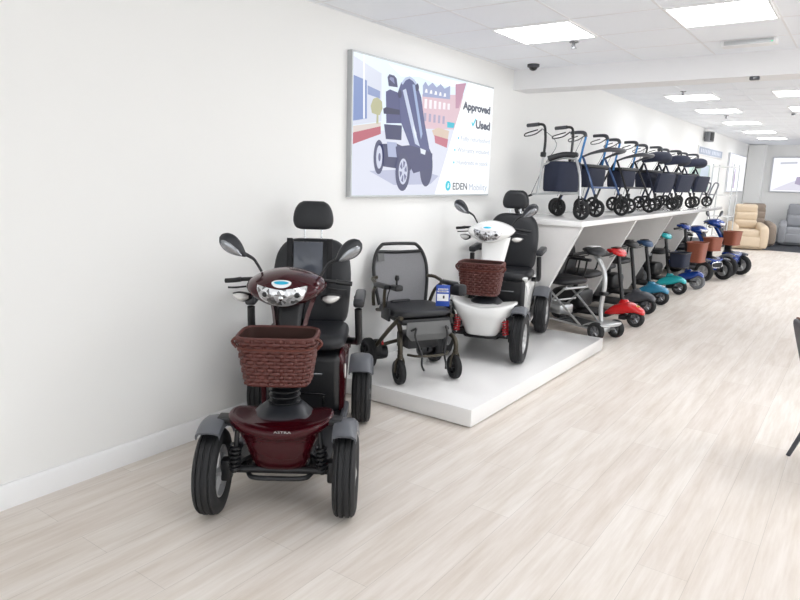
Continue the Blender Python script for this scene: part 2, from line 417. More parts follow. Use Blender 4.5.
art = [
 ('cloud', [(.2, .97), (.5, .97), (.75, .97), (.72, .93), (.55, .9), (.4, .93), (.28, .9)], 'f6fafd', 1),
 ('office_block', [(.008, .96), (.161, .888), (.166, .552), (.008, .499)], 'd3d8e6', 1),
 ('office_glazing', [(.008, .835), (.079, .817), (.083, .557), (.008, .53)], '7d90c0', 2),
 ('office_glazing', [(.084, .785), (.155, .762), (.155, .71), (.085, .725)], '8d9bc4', 2),
 ('lamp_post', [(.056, .985), (.065, .985), (.071, .555), (.062, .553)], 'eef0f6', 3),
 ('paving', [(.008, .4), (.159, .485), (.672, .576), (.545, .015), (.008, .015)], 'd9dcea', 1),
 ('tree', [(.102, .649), (.116, .701), (.14, .716), (.167, .692), (.17, .643), (.155, .594), (.147, .594), (.148, .53), (.136, .53), (.137, .594), (.11, .601)], 'b5b48f', 3),
 ('planter', [(.008, .45), (.162, .517), (.163, .461), (.008, .37)], 'b7606e', 3),
 ('planter_sand', [(.008, .495), (.162, .545), (.162, .513), (.008, .448)], 'd8cdc8', 3),
 ('brick_terrace', [(.421, .803), (.731, .87), (.683, .571), (.429, .539)], 'd9bcc6', 2),
 ('terrace_roof', [(.423, .87), (.44, .905), (.46, .875), (.49, .91), (.52, .88), (.55, .915), (.58, .885), (.622, .92), (.625, .811), (.425, .787)], '9da6c8', 3),
 ('brick_tower', [(.664, .942), (.751, .975), (.699, .752), (.672, .746)], 'bd8fa6', 3),
 ('shop_front', [(.61, .623), (.67, .623), (.663, .58), (.612, .576)], '35b9cf', 3),
 ('bush', [(.498, .536), (.542, .565), (.628, .551), (.62, .479), (.514, .493)], 'd5c1b0', 3),
 ('planter', [(.516, .5), (.622, .48), (.614, .408), (.524, .439)], 'bf6f80', 4),
]
for i in range(6):
    u = .437+.034*i
    art.append(('terrace_windows', [(u, .7+.012*i*.4), (u+.018, .7+.012*i*.4), (u+.018, .775), (u, .772)], 'f1eaf0', 4))
    if i < 5:
        art.append(('terrace_windows', [(u, .6), (u+.016, .602), (u+.016, .665), (u, .663)], 'a9a0bb', 4))
        art.append(('terrace_windows', [(u, .82), (u+.02, .823), (u+.016, .85), (u+.006, .85)], 'f3f3f8', 4))
def ell2(cu, cv, ru, rv, n=22, a0=0): return [(cu+ru*math.cos(2*PI*i/n), cv+rv*math.sin(2*PI*i/n)) for i in range(n)]
DK, DB = '3f4266', '535985'
art += [
 ('shadow_strip', [(.1, .19), (.25, .09), (.5, .1), (.56, .17), (.4, .22)], 'b7bbd3', 3),
 ('scooter_wheel', ell2(.154, .293, .031, .125), '4a4d6c', 5), ('scooter_hub', ell2(.156, .293, .018, .085), 'c9cde0', 6), ('scooter_hub_centre', ell2(.157, .293, .007, .03), '62668a', 7),
 ('scooter_chassis', [(.153, .389), (.262, .402), (.39, .351), (.356, .205), (.18, .227)], '3d4063', 5),
 ('scooter_floor', [(.2, .41), (.26, .41), (.27, .3), (.21, .3)], 'a9b1cf', 6),
 ('scooter_headrest', [(.195, .872), (.205, .895), (.235, .893), (.25, .875), (.258, .815), (.203, .811)], DK, 5),
 ('headrest_shine', [(.205, .86), (.212, .878), (.232, .876), (.238, .835)], '8187ac', 6),
 ('seat_back', [(.187, .767), (.211, .789), (.271, .775), (.283, .718), (.286, .558), (.194, .543)], '4d517c', 5),
 ('seat_arm', [(.173, .644), (.189, .657), (.273, .654), (.274, .619), (.177, .608)], '2f3252', 6),
 ('seat_cushion', [(.18, .534), (.29, .542), (.289, .432), (.193, .428)], '3b3e63', 6),
 ('scooter_wheel', ell2(.465, .24, .046, .16), '45486a', 5),
 ('scooter_fairing', [(.263, .796), (.278, .855), (.33, .902), (.372, .886), (.412, .779), (.441, .589), (.478, .405), (.494, .281), (.44, .299), (.352, .38), (.284, .562)], DB, 7),
 ('scooter_nose', [(.253, .38), (.342, .4), (.447, .379), (.504, .35), (.505, .235), (.375, .184), (.307, .332), (.264, .286)], '43466c', 8),
 ('fairing_stripe', [(.288, .802), (.308, .817), (.39, .472), (.412, .397), (.379, .415)], 'c4cde2', 9),
 ('fairing_stripe', [(.349, .859), (.365, .863), (.428, .499), (.418, .453)], '9fb0d2', 9),
 ('fairing_lamp', [(.36, .56), (.385, .5), (.388, .44), (.366, .5)], 'dfe6f2', 10), ('fairing_lamp', [(.415, .385), (.455, .372), (.45, .335), (.42, .345)], 'dfe6f2', 10),
 ('windscreen', [(.278, .851), (.3, .895), (.33, .915), (.36, .9), (.379, .868), (.372, .86), (.352, .885), (.328, .897), (.305, .878), (.287, .841)], 'b8c4de', 9),
 ('wing_mirror', ell2(.381, .845, .012, .03), '3a3d60', 9), ('wing_mirror', ell2(.27, .77, .012, .03), '3a3d60', 9),
 ('scooter_wheel', ell2(.302, .191, .047, .147), '45486a', 10), ('scooter_hub', ell2(.304, .195, .029, .1), 'c9cde0', 11),
 ('white_slant', [(.762, .987), (.992, .987), (.992, .013), (.53, .013)], 'fbfdff', 12),
]
for a in range(6):
    an = a*PI/3+.3
    art.append(('hub_gap', [(.304+.024*math.cos(an+d)*k, .195+.083*math.sin(an+d)*k) for d, k in ((-.28, .4), (-.3, 1), (.3, 1), (.28, .4))], '6b6f93', 12))
for nme, P, c, l in art: panelpoly(nme, cl(P), c, l, face)
Mtxt = lambda u, v, q: Matrix(((0, 0, 1, SX-WX-.001+q), (1, 0, 0, (u-.5)*SW), (0, 1, 0, v*SH), (0, 0, 0, 1)))
TQ = .0105
inkm = emat('print_ink', '454c5e', 1.); inkl = emat('print_pale_ink', 'b9c1ce', 1.); cy = emat('print_cyan', '18c3d8', 1.)
def stext(txt, u, v, cap, wid, m_, bold=0.): return text_mesh('lettering', txt, cap*SH/.72, Mtxt(u, v, TQ), m_, face, .0004, 'LEFT', bold, wid*SW)
stext('Approved', .728, .752, .066, .245, inkm, .004)
stext('Used', .841, .607, .071, .132, inkm, .004)
stext('Fully refurbished', .717, .484, .042, .259, inkl)
stext('Warranty included', .693, .383, .042, .283, inkl)
stext('Hundreds in stock', .69, .276, .042, .281, inkl)
stext('EDEN', .666, .056, .062, .121, emat('print_ink_dark', '3b4352', 1.), .0008)
stext('Mobility', .805, .049, .062, .165, inkl)
for u, v in ((.7, .501), (.674, .396), (.67, .29)): panelpoly('bullet', ell2(u, v, .005, .01), '18c3d8', 14, face)
panelpoly('tick', [(.803, .648), (.81, .656), (.817, .64), (.838, .69), (.846, .69), (.82, .618), (.815, .618)], '18c3d8', 14, face)
lg = panelpoly('round_emblem', ell2(.631, .089, .021, .043), '18c3d8', 14, face)
panelpoly('emblem_leaf', [(.623, .075), (.63, .11), (.64, .11), (.636, .095), (.642, .09), (.634, .07), (.628, .066)], 'd4f4f8', 15, face)

# ------------------------------------------------------------------ platform
PT = .12
t = thing('display_platform', 'low white gloss display platform under the wheelchair and white scooter', 'platform', (-2.375, 4.515, 0))
MB().box((0, 0, PT/2+.004), (1.15, 2.4, PT-.008), bev=.003).build('deck', M_gloss, t)
MB().box((0, 0, .004), (1.11, 2.36, .008)).build('plinth', M_dgrey, t)

# ------------------------------------------------------------------ scooter pieces
def wheel(parent, name, c, r, w, side=1, seg=32, spoke=5, rimmat=None, tyremat=None, ri=.6, disc=True):
    k = w/2; q = r*ri
    g = r*.03
    prof = [(q, -k*.72), (r*.7, -k*.94), (r*.84, -k), (r*.94, -k*.88), (r*.985, -k*.68), (r*.985, -k*.58), (r-g-.002, -k*.52), (r, -k*.42), (r, -k*.12), (r-g, -k*.08), (r-g, k*.08), (r, k*.12), (r, k*.42), (r-g-.002, k*.52), (r*.985, k*.58), (r*.985, k*.68), (r*.94, k*.88), (r*.84, k), (r*.7, k*.94), (q, k*.72)]
    ty = MB().lathe(prof, c, 'x', seg).build(name, tyremat or M_tyre, parent)
    m = MB(); m.lathe([(q*1.02, -k*.74), (q*.94, -k*.78), (q*.88, -k*.5), (q*.88, k*.5), (q*.94, k*.78), (q*1.02, k*.74)], c, 'x', seg)
    for sd in (-1, 1):
        x = c[0]+sd*k*.42
        for i in range(spoke):
            a = 2*PI*i/spoke+.3
            p0 = Vector((x, c[1]+q*.2*math.cos(a), c[2]+q*.2*math.sin(a))); p1 = Vector((x-sd*k*.1, c[1]+q*.92*math.cos(a), c[2]+q*.92*math.sin(a)))
            m.tube([p0, p1], [q*.2, q*.14] if disc else [q*.13, q*.1], 6)
        m.lathe([(.0005, sd*k*.4), (q*.28, sd*k*.4), (q*.26, sd*k*.85), (q*.1, sd*k*.95), (.0005, sd*k*.95)], c, 'x', 16, False)
    if disc: m.lathe([(q*.9, -k*.12), (q*.9, k*.12), (.001, k*.12), (.001, -k*.12)], c, 'x', seg)
    m.build('rim', rimmat or M_rim, ty)
    return ty

def arch(mb, c, R, w, a0, a1, sx, th=.012, n=16):
    rings = []
    for i in range(n+1):
        a = math.radians(a0+(a1-a0)*i/n); e = min(1, min(i, n-i)/1.5+.75)
        pr = [(-w*.5, R-.03), (-w*.48, R*.985), (-w*.3, R*1.02), (0, R*1.03), (w*.3, R*1.015), (w*.46, R*.95), (w*.5, R*.86)]
        inn = [(u*.92, v-th) for u, v in reversed(pr)]
        rings.append([(c[0]+sx*u, c[1]+v*math.cos(a), c[2]+v*math.sin(a)*1.0) for u, v in pr+inn])
    mb.loft(rings); return mb

def basket(parent, c, top, bot, h, rows, M_, Mi, weave=True):
    # c: centre of the base; top / bot: half sizes (x, y)
    def ringpt(t, f, off=0.):
        hx = bot[0]+(top[0]-bot[0])*f+off; hy = bot[1]+(top[1]-bot[1])*f+off; n = 5.
        cc, ss = math.cos(t), math.sin(t)
        return (c[0]+hx*math.copysign(abs(cc)**(2/n), cc), c[1]+hy*math.copysign(abs(ss)**(2/n), ss), c[2]+h*f)
    N = 48
    shell = MB()
    outer = [[ringpt(2*PI*j/N, f, 0) for j in range(N)] for f in (0, .35, .7, 1)]
    inner = [[(lambda p: (p[0], p[1], max(p[2], c[2]+.008)))(ringpt(2*PI*j/N, f, -.006)) for j in range(N)] for f in (1, .5, .03)]
    shell.loft(outer+inner); bk = shell.build('basket', Mi, parent)
    if weave:
        m = MB(); NS = 88; hs = h/rows*.5
        # equal steps along the rim
        base = [ringpt(2*PI*j/480, .6) for j in range(480)]; L = [0]
        for j in range(480):
            a, b_ = base[j], base[(j+1) % 480]; L.append(L[-1]+math.hypot(a[0]-b_[0], a[1]-b_[1]))
        ts = []; j = 0
        for i in range(NS):
            tgt = L[-1]*i/NS
            while L[j+1] < tgt: j += 1
            ts.append(2*PI*(j+(tgt-L[j])/(L[j+1]-L[j]+1e-12))/480)
        for r in range(rows):
            f0 = (r+.5)/rows; rings = []
            for i, tt in enumerate(ts):
                ph = (i % 4)/4*2*PI+(r % 2)*PI
                o = .0055+.0055*math.cos(ph)
                p = Vector(ringpt(tt, f0, o)); q = Vector(ringpt(tt, f0, o+.01)); nrm = (q-p); nrm.z = 0; nrm.normalize()
                rings.append([p+nrm*.0005+Vector((0, 0, hs*.96)), p+nrm*.004+Vector((0, 0, hs*.5)), p+nrm*.004-Vector((0, 0, hs*.5)), p+nrm*.0005-Vector((0, 0, hs*.96)), p-nrm*.004])
            m.loft(rings, wrap=True)
        m.build('weave', M_, bk, 60)
        st = MB()
        for i in range(0, NS, 4):
            st.tube([ringpt(ts[(i+2) % NS], .0, .0045), ringpt(ts[(i+2) % NS], 1, .0045)], .0045, 5)
        st.build('stakes', M_, bk)
    m = MB(); m.tube([ringpt(2*PI*j/N, 1., .004) for j in range(N)], .0075, 8, closed=True, flat=.9); m.build('rim_braid', M_, bk)
    MB().tube([ringpt(2*PI*j/N, .02, .004) for j in range(N)], .008, 6, closed=True).build('base_braid', M_, bk)
    if weave:
        m = MB(); rings = []
        for j in range(N):
            p = Vector(ringpt(2*PI*j/N, .77, .0155)); q = Vector(ringpt(2*PI*j/N, .87, .0155))
            # strap sags across the front and climbs to the rim at the sides
            f = math.sin(2*PI*j/N); dz = .035*(1-max(f, 0)**.4) if f > 0 else .035
            p.z += dz; q.z += dz-.012; n_ = Vector((p.x-c[0], p.y-c[1], 0)).normalized()*.003
            rings.append([p, q, q+n_, p+n_])
        m.loft(rings, wrap=True); m.build('band', M_leath, bk)
        for sx in (-1, 1): MB().tube([(c[0]+sx*(top[0]+.004), c[1]+.05, c[2]+h*.97), (c[0]+sx*(top[0]+.03), c[1]+.045, c[2]+h*.86), (c[0]+sx*(top[0]+.01), c[1]+.05, c[2]+h*.74)], .007, 6, 4).build('carry_loop', M_leath, bk)
    return bk

COWL = [(-.25, .02, .012, .945), (-.262, .08, .042, .946), (-.285, .122, .064, .948), (-.32, .16, .08, .952), (-.38, .187, .087, .96), (-.46, .192, .078, .97), (-.54, .165, .058, .98), (-.60, .12, .034, .985), (-.625, .05, .012, .985)]
CN = 1.6
def cowl_y(x, z):
    lo = None
    P = catmull(COWL[:6], 6)
    for y, hx, hz, zc in P:
        v = (abs(x)/hx)**CN+(abs(z-zc)/hz)**CN
        if v <= 1:
            if lo is None: return y
            y0, v0 = lo; return y0+(y-y0)*(v0-1)/(v0-v)
        lo = (y, v)
    return -.46
def cowl_patch(mb, xs, zlo, zhi, off, nz=6):
    # surface patch over the front of the cowl: columns xs, z between zlo(x) and zhi(x)
    fr, bk = [], []
    for x in xs:
        for j in range(nz+1):
            z = zlo(x)+(zhi(x)-zlo(x))*j/nz; y = cowl_y(x, z)
            fr.append((x*1.01, y+off, z)); bk.append((x, y-.01, z))
    n = len(xs); w_ = nz+1; Fs = []; V = fr+bk; o = len(fr)
    for i in range(n-1):
        for j in range(nz):
            a = i*w_+j; Fs.append((a, a+w_, a+w_+1, a+1))
        Fs.append((i*w_, o+i*w_, o+(i+1)*w_, (i+1)*w_)); Fs.append((i*w_+nz, (i+1)*w_+nz, o+(i+1)*w_+nz, o+i*w_+nz))
    Fs.append(tuple(range(nz+1))+tuple(o+j for j in range(nz, -1, -1)))
    a = (n-1)*w_; Fs.append(tuple(a+j for j in range(nz+1))+tuple(o+a+j for j in range(nz, -1, -1)))
    mb.faces(V, Fs); return mb

def spring(mb, a, b, r, wire, turns=7):
    a, b = Vector(a), Vector(b); d = b-a; T = d.normalized(); N = T.orthogonal().normalized(); B = T.cross(N); P = []
    for i in range(turns*10+1):
        t = i/(turns*10); an = 2*PI*turns*t
        P.append(a+d*t+(N*math.cos(an)+B*math.sin(an))*r)
    return mb.tube(P, wire, 5)

def big_scooter(name, label, loc, rz, paint, scale=1., shock=None, fine=True, mirrors=True, bask='wicker', grille=False, column_white=False, headrest=True, group=None, seatm=None, lettering=None, pocket=False, dx=.03, bdz=0., sdx=0., sdz=0., smooth=False, bh=0., bdx=0.):
    t = thing(name, label, 'mobility scooter', loc, rz, group, scale)
    seatm = seatm or M_vinyl; sg = 36 if fine else 20
    # running gear
    for sx in (-1, 1):
        wheel(t, 'front_wheel', (sx*.296, 0, .19), .19, .1, seg=sg)
        wheel(t, 'rear_wheel', (sx*.31, -1.13, .19), .19, .11, seg=sg)
        f = arch(MB(), (sx*.292, -.0, .19), .24, .108, 64, 145, sx)
        fd = f.build('front_fender', M_fender, t)
        MB().box((sx*.225, -.03, .425), (.1, .07, .03), bev=.008).build('fender_bracket', M_black, fd)
        arch(MB(), (sx*.305, -1.13, .19), .232, .14, 48, 165, sx).build('rear_fender', M_fender, t)
    m = MB(); m.tube([(-.27, 0, .2), (.27, 0, .2)], .017, 10)
    for sx in (-1, 1): m.box((sx*.235, 0, .2), (.045, .06, .1), bev=.01); m.tube([(sx*.23, -.05, .17), (0, -.06, .17)], .009, 6); m.tube([(sx*.25, 0, .19), (sx*.13, -.1, .23)], .012, 6)
    m.box((0, -.12, .2), (.26, .2, .06), bev=.01); m.build('front_axle', M_black, t)
    for sx in (-1, 1):
        sh = MB(); sh.cyl((sx*.195, .035, .2), (sx*.18, .02, .39), .011); sp_ = sh.build('shock_absorber', M_chrome if shock else M_black, t)
        s2 = MB(); spring(s2, (sx*.194, .034, .215), (sx*.186, .026, .33), .021, .0065, 6); s2.build('spring', shock or M_black, sp_)
    # body shells
    m = MB()
    if smooth: m.sloft([(0, -.07, .2, .11, .1, 3), (0, -.06, .212, .13, .118, 3.2), (0, -.05, .25, .144, .13, 3.2), (0, -.045, .32, .17, .145, 3), (0, -.05, .38, .22, .158, 2.8), (0, -.06, .42, .254, .155, 2.6), (0, -.065, .438, .245, .145, 2.6), (0, -.07, .442, .2, .1, 2.6)], 'z', 40)
    else: m.sloft([(0, -.09, .205, .10, .08, 3), (0, -.085, .215, .117, .095, 3.2), (0, -.075, .26, .132, .108, 3.4), (0, -.065, .32, .15, .12, 3.4), (0, -.07, .365, .172, .128, 3.2), (0, -.07, .388, .19, .134, 3), (0, -.065, .402, .218, .141, 2.8), (0, -.065, .417, .232, .146, 2.6), (0, -.065, .432, .232, .143, 2.6), (0, -.07, .44, .222, .128, 2.6), (0, -.07, .442, .2, .1, 2.6)], 'z', 40 if fine else 24)
    for v in m.bm.verts:
        if v.co.z > .37: v.co.z += .028*(abs(v.co.x)/.23)**2*min(1, (v.co.z-.37)/.03)-.014*(1-min(1, abs(v.co.x)/.23))
    bp = m.build('front_bumper', paint, t)
    bp.location.z = -.016
    if lettering:
        T4 = Matrix.Translation((.012, .079, .4195)) @ Euler((math.radians(84), 0, PI)).to_matrix().to_4x4()
        text_mesh('badge_lettering', lettering, .014, T4, M_chrome, bp, .001, 'LEFT', .0, .075)
    if grille:
        g = MB(); P = [(.15*math.copysign(abs(math.cos(a))**.6, math.cos(a)), 0, .055*math.copysign(abs(math.sin(a))**.6, math.sin(a))) for a in (2*PI*i/28 for i in range(28))]
        g.tube([(x, .08-.9*x*x, .33+z) for x, _, z in P], .011, 8, closed=True); g.build('grille_ring', M_chrome, bp)
        g = MB(); g.sloft([(0, .03, .33, .13, .045, 3), (0, .07, .33, .125, .04, 3)], 'y', 20, 1); g.build('grille', M_black, bp)
    MB().tube([(.17, -.06, .2), (.14, .0, .185), (.11, .035, .178), (0, .04, .177), (-.11, .035, .178), (-.14, .0, .185), (-.17, -.06, .2)], .011, 8, 4).build('bumper_bar', M_black, t)
    MB().sloft([(0, -.11, .40, .142, .122, 2.6), (0, -.11, .425, .138, .118, 2.5), (0, -.12, .45, .112, .1, 2.3), (0, -.135, .468, .085, .08, 2.1), (0, -.135, .471, .07, .07, 2)], 'z', 28).build('steering_cover', M_cover, t)
    pf = []
    for i in range(6):
        z = .464+i*.027; pf += [(.054, z), (.072, z+.01), (.072, z+.015), (.05, z+.026)]
    MB().lathe([(.03, .46)]+pf+[(.03, .63)], (0, -.15, 0), 'z', 24).build('bellows', M_black, t)
    cm = paint if column_white else M_black
    m = MB()
    if column_white: m.sloft([(0, -.2, .58, .075, .05, 4), (0, -.25, .68, .085, .05, 4), (0, -.32, .8, .1, .05, 4), (0, -.385, .92, .115, .05, 4)], 'z', 24)
    else: m.sloft([(0, -.2, .58, .06, .045, 4), (0, -.26, .7, .058, .045, 4), (0, -.33, .82, .058, .045, 4), (0, -.4, .93, .07, .05, 4)], 'z', 20)
    ti = m.build('tiller', cm, t)
    if not column_white:
        for sx in (-1, 1):
            MB().loft([[(sx*a, y+.03, z), (sx*(a+.018), y, z), (sx*(a+.012), y-.05, z), (sx*a, y-.05, z)] for a, y, z in ((.05, -.23, .65), (.055, -.29, .76), (.075, -.34, .85), (.1, -.39, .93))]).build('tiller_side_cover', paint, ti)
    # head cowl
    m = MB(); m.sloft([(0, y, zc, hx, hz, CN) for y, hx, hz, zc in COWL], 'y', 36 if fine else 24)
    cw = m.build('head_cowl', paint, t)
    xs = [(-1+2*i/16)*.116 for i in range(17)]
    hl = cowl_patch(MB(), xs, lambda x: .972-.086*math.sqrt(max(0, 1-(x/.1162)**2)), lambda x: .969+.016*(abs(x)/.116)**1.2, .004).build('headlight', M_lens, cw)
    if fine:
        for x in (-.075, .0, .075):
            MB().ell((x, cowl_y(x, .945 if x else .93)+.003, .945 if x else .93), (.013, .006, .013), None, 12, 8).build('bulb', M_black if x else M_chrome, hl)
        by = lambda x, z: cowl_y(x, z)
        zb = .999
        xs2 = [-.045+.09*i/10 for i in range(11)]
        bd = cowl_patch(MB(), xs2, lambda x: zb-.021*math.sqrt(max(0, 1-(x/.046)**2)), lambda x: zb+.012*math.sqrt(max(0, 1-(x/.046)**2))+.0, .004, 4).build('badge', M_tagw, cw)
        cowl_patch(MB(), [v*.75 for v in xs2], lambda x: zb-.008*math.sqrt(max(0, 1-(x/.035)**2))+.002, lambda x: zb+.008*math.sqrt(max(0, 1-(x/.035)**2)), .0055, 3).build('badge_print', M_cyan, bd)
    for sx in (-1, 1):
        hb = MB().tube([(sx*.15, -.47, .985), (sx*.24, -.48, .977), (sx*.275, -.485, .972)], .010, 8, 3).build('handlebar', M_black, t)
        m = MB(); m.tube([(sx*.235, -.478, .978), (sx*.27, -.483, .972), (sx*.315, -.49, .967)], [.013, .012, .012], 10, 3); m.build('grip', M_black, hb)
        m = MB(); m.tube([(sx*.2, -.44, .95), (sx*.25, -.43, .945), (sx*.29, -.445, .942)], .005, 6, 3); m.build('lever', M_black, hb)
        sg_ = MB().sloft([(sx*.17, -.42, .905, .02, .012, 2), (sx*.2, -.415, .902, .028, .024, 2), (sx*.235, -.42, .905, .026, .022, 2), (sx*.265, -.43, .912, .006, .006, 2)], 'x', 14).build('turn_signal', M_black, t)
        MB().sloft([(sx*.18, -.4, .905, .015, .008, 2), (sx*.205, -.393, .903, .022, .019, 2), (sx*.235, -.397, .906, .02, .017, 2), (sx*.26, -.41, .912, .004, .004, 2)], 'x', 14).build('signal_lens', M_amber, sg_)
        if mirrors:
            ms = MB().tube([(sx*.13, -.47, 1.02), (sx*.155, -.475, 1.06), (sx*.175, -.475, 1.085), (sx*.225, -.47, 1.112)], [.007, .007, .008, .011], 8, 4).build('mirror_stem', M_black, t)
            # egg-shaped head along a slanted axis
            a = Vector((sx*.205, -.465, 1.095)); ax = Vector((sx*.78, 0, .63)).normalized(); up = Vector((-sx*.63, 0, .78)).normalized(); fwd = Vector((0, 1, 0))
            prof = [(0, .006, .006), (.02, .018, .014), (.05, .034, .02), (.085, .044, .024), (.115, .043, .024), (.14, .032, .018), (.156, .012, .008)]
            def egg(dh, dfw, dup, k=1.):
                return [[a+ax*s_+up*(hh*k*math.cos(2*PI*j/16)+dup)+fwd*(ff*math.sin(2*PI*j/16)*k+dfw) for j in range(16)] for s_, hh, ff in catmull([(s0+dh*(s0-.08), h0, f0) for s0, h0, f0 in prof], 3)]
            mh = MB().loft(egg(0, 0, 0)).build('mirror_head', M_cover, ms)
            MB().loft(egg(-.2, .0105, -.010, .66)).build('mirror_glass', M_mirror, ms)
    for o in t.children:
        if o.name.split('.')[0] in ('head_cowl', 'handlebar', 'turn_signal', 'mirror_stem'):
            o.location.x = dx
            if o.name.startswith('mirror') and sum(v.co.x for v in o.data.vertices) < 0: o.location.x -= .03; o.location.z = -.012
    # floor deck and rear body
    m = MB(); m.box((0, -.43, .185), (.44, .66, .05), bev=.015); m.box((0, -.95, .17), (.4, .6, .06), bev=.015)
    m.build('floor_deck', M_black, t)
    for sx in (-1, 1): MB().box((sx*.232, -.55, .2), (.035, .62, .055), bev=.014).build('side_sill', M_dgrey, t)
    bx = MB().sloft([(0, -.7, .36, .19, .15, 6), (0, -.712, .36, .2, .16, 7), (0, -.76, .36, .205, .168, 8), (0, -1.1, .36, .205, .168, 8), (0, -1.34, .36, .19, .15, 6)], 'y', 40, 1) if False else MB().box((0, -1.03, .365), (.41, .64, .33), bev=.035, seg=4)
    bx = bx.build('battery_box', M_black, t)
    MB().box((.0, -.709, .425), (.22, .006, .012), bev=.002).build('trim_strip', M_mirror, bx)
    MB().tube([(-.12, -.706, .24), (-.12, -.7, .3), (-.11, -.7, .315), (.1, -.7, .315), (.11, -.7, .3), (.11, -.706, .24)], .006, 6, 2).build('latch_outline', M_blackg, bx)
    for sx in (-1, 1):
        sc = MB().loft([[(sx*.2, y, z0), (sx*.226, y, z0+.02), (sx*.23, y, (z0+z1)/2), (sx*.222, y, z1-.03), (sx*.2, y, z1)] for y, z0, z1 in ((-.735, .2, .5), (-.76, .19, .53), (-.9, .19, .545), (-1.0, .3, .55), (-1.13, .45, .55), (-1.3, .4, .52))]).build('side_cover', paint, t)
        MB().ell((sx*.228, -.8, .42), (.008, .02, .045)).build('reflector', M_redl if sx > 9 else M_amber, sc)
    m = MB()
    if column_white:
        m.tube([(-.2, -.75, .52), (-.18, -.73, .545), (.18, -.73, .545), (.2, -.75, .52)], .018, 8, 3); m.build('shroud_trim', paint, t)
    # seat
    MB().cyl((0, -.98, .5), (0, -.98, .57), .04).build('seat_post', M_black, t)
    MB().box((0, -.96, .555), (.34, .34, .02), bev=.006).build('seat_frame', M_black, t)
    MB().sloft([(0, -.93, .555, .19, .2, 4), (0, -.93, .565, .222, .228, 4.5), (0, -.93, .6, .232, .236, 4.5), (0, -.935, .63, .222, .222, 4), (0, -.94, .645, .19, .19, 3.5)], 'z', 36).build('seat_cushion', seatm, t)
    sb = MB().sloft([(0, -1.125, .62, .18, .05, 3.5), (0, -1.125, .66, .212, .06, 3.8), (0, -1.135, .78, .226, .066, 3.8), (0, -1.15, .92, .23, .066, 3.6), (0, -1.165, 1.02, .215, .06, 3.4), (0, -1.175, 1.08, .182, .052, 3.2), (0, -1.18, 1.112, .14, .038, 3), (0, -1.18, 1.122, .09, .02, 3)], 'z', 40).build('backrest', seatm, t)
    if pocket:
        MB().box((.02, -1.087, .98), (.17, .008, .26), (math.radians(7), 0, 0), bev=.003).build('clear_pocket', M_clear, sb)
        for sx in (-.105, .13): MB().box((sx, -1.088, .93), (.034, .01, .4), (math.radians(7), 0, 0), bev=.003).build('strap', M_strap, sb)
    else:
        for sx in (-1, 1): MB().tube([(sx*.2, -1.115, .93), (sx*.12, -1.1, .86), (0, -1.085, .84)], .004, 5, 5).build('seam', M_strap, sb)
    if headrest:
        hr = MB().sloft([(0, -1.175, 1.178, .075, .03, 3), (0, -1.175, 1.19, .105, .042, 3), (0, -1.178, 1.23, .12, .048, 3), (0, -1.18, 1.285, .112, .046, 2.8), (0, -1.182, 1.325, .09, .038, 2.6), (0, -1.182, 1.343, .06, .022, 2.4)], 'z', 32).build('headrest', seatm, t)
        for sx in (-1, 1): MB().cyl((sx*.05, -1.175, 1.1), (sx*.05, -1.176, 1.2), .006, 10).build('headrest_post', M_chrome, hr)
    for sx in (-1, 1):
        ap = MB().tube([(sx*.295, -.8, .775), (sx*.298, -.82, .66), (sx*.296, -.85, .585), (sx*.27, -.93, .56), (sx*.2, -.97, .555)], .021, 10, 4).build('armrest_support', M_black, t)
        MB().box((sx*.297, -.92, .815), (.06, .28, .05), (math.radians(-3), 0, 0), bev=.016, seg=3).build('armrest_pad', M_cover, ap)
        MB().tube([(sx*.26, -1.13, .78), (sx*.297, -1.05, .79), (sx*.297, -.9, .79)], .012, 8, 3).build('armrest_pivot', M_black, ap)
    for o in t.children:
        if o.name.split('.')[0] in ('seat_cushion', 'backrest', 'headrest', 'armrest_support', 'seat_frame', 'seat_post'):
            o.location.x = sdx; o.location.z = sdz
            if o.name.startswith('headrest'): o.location.z = sdz*1.25
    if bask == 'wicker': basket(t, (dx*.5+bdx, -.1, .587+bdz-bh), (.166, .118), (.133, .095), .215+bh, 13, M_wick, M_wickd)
    elif bask: basket(t, (0, -.09, .58), (.17, .13), (.14, .11), .25, 4, M_brownb, M_brownb, weave=False)
    if bask: MB().box((0, -.225, .66), (.08, .06, .07), bev=.01).build('basket_bracket', M_black, t)
    return t

# ------------------------------------------------------------------ the two big scooters
s1 = big_scooter('mobility_scooter', 'maroon mobility scooter with wicker basket parked on the floor in front', (-1.985, 1.905, 0), heading(.59, -.808), M_maroon, lettering='ASTRA', pocket=True, sdx=-.002, dx=.035)
s2 = big_scooter('mobility_scooter', 'white mobility scooter with wicker basket on the white platform', (-2.33, 4.39, PT), heading(.27, -.963), M_whitep, shock=M_redsp, column_white=True, dx=.055, bdz=-.062, sdz=-.045, smooth=True, bh=.03, bdx=.02)

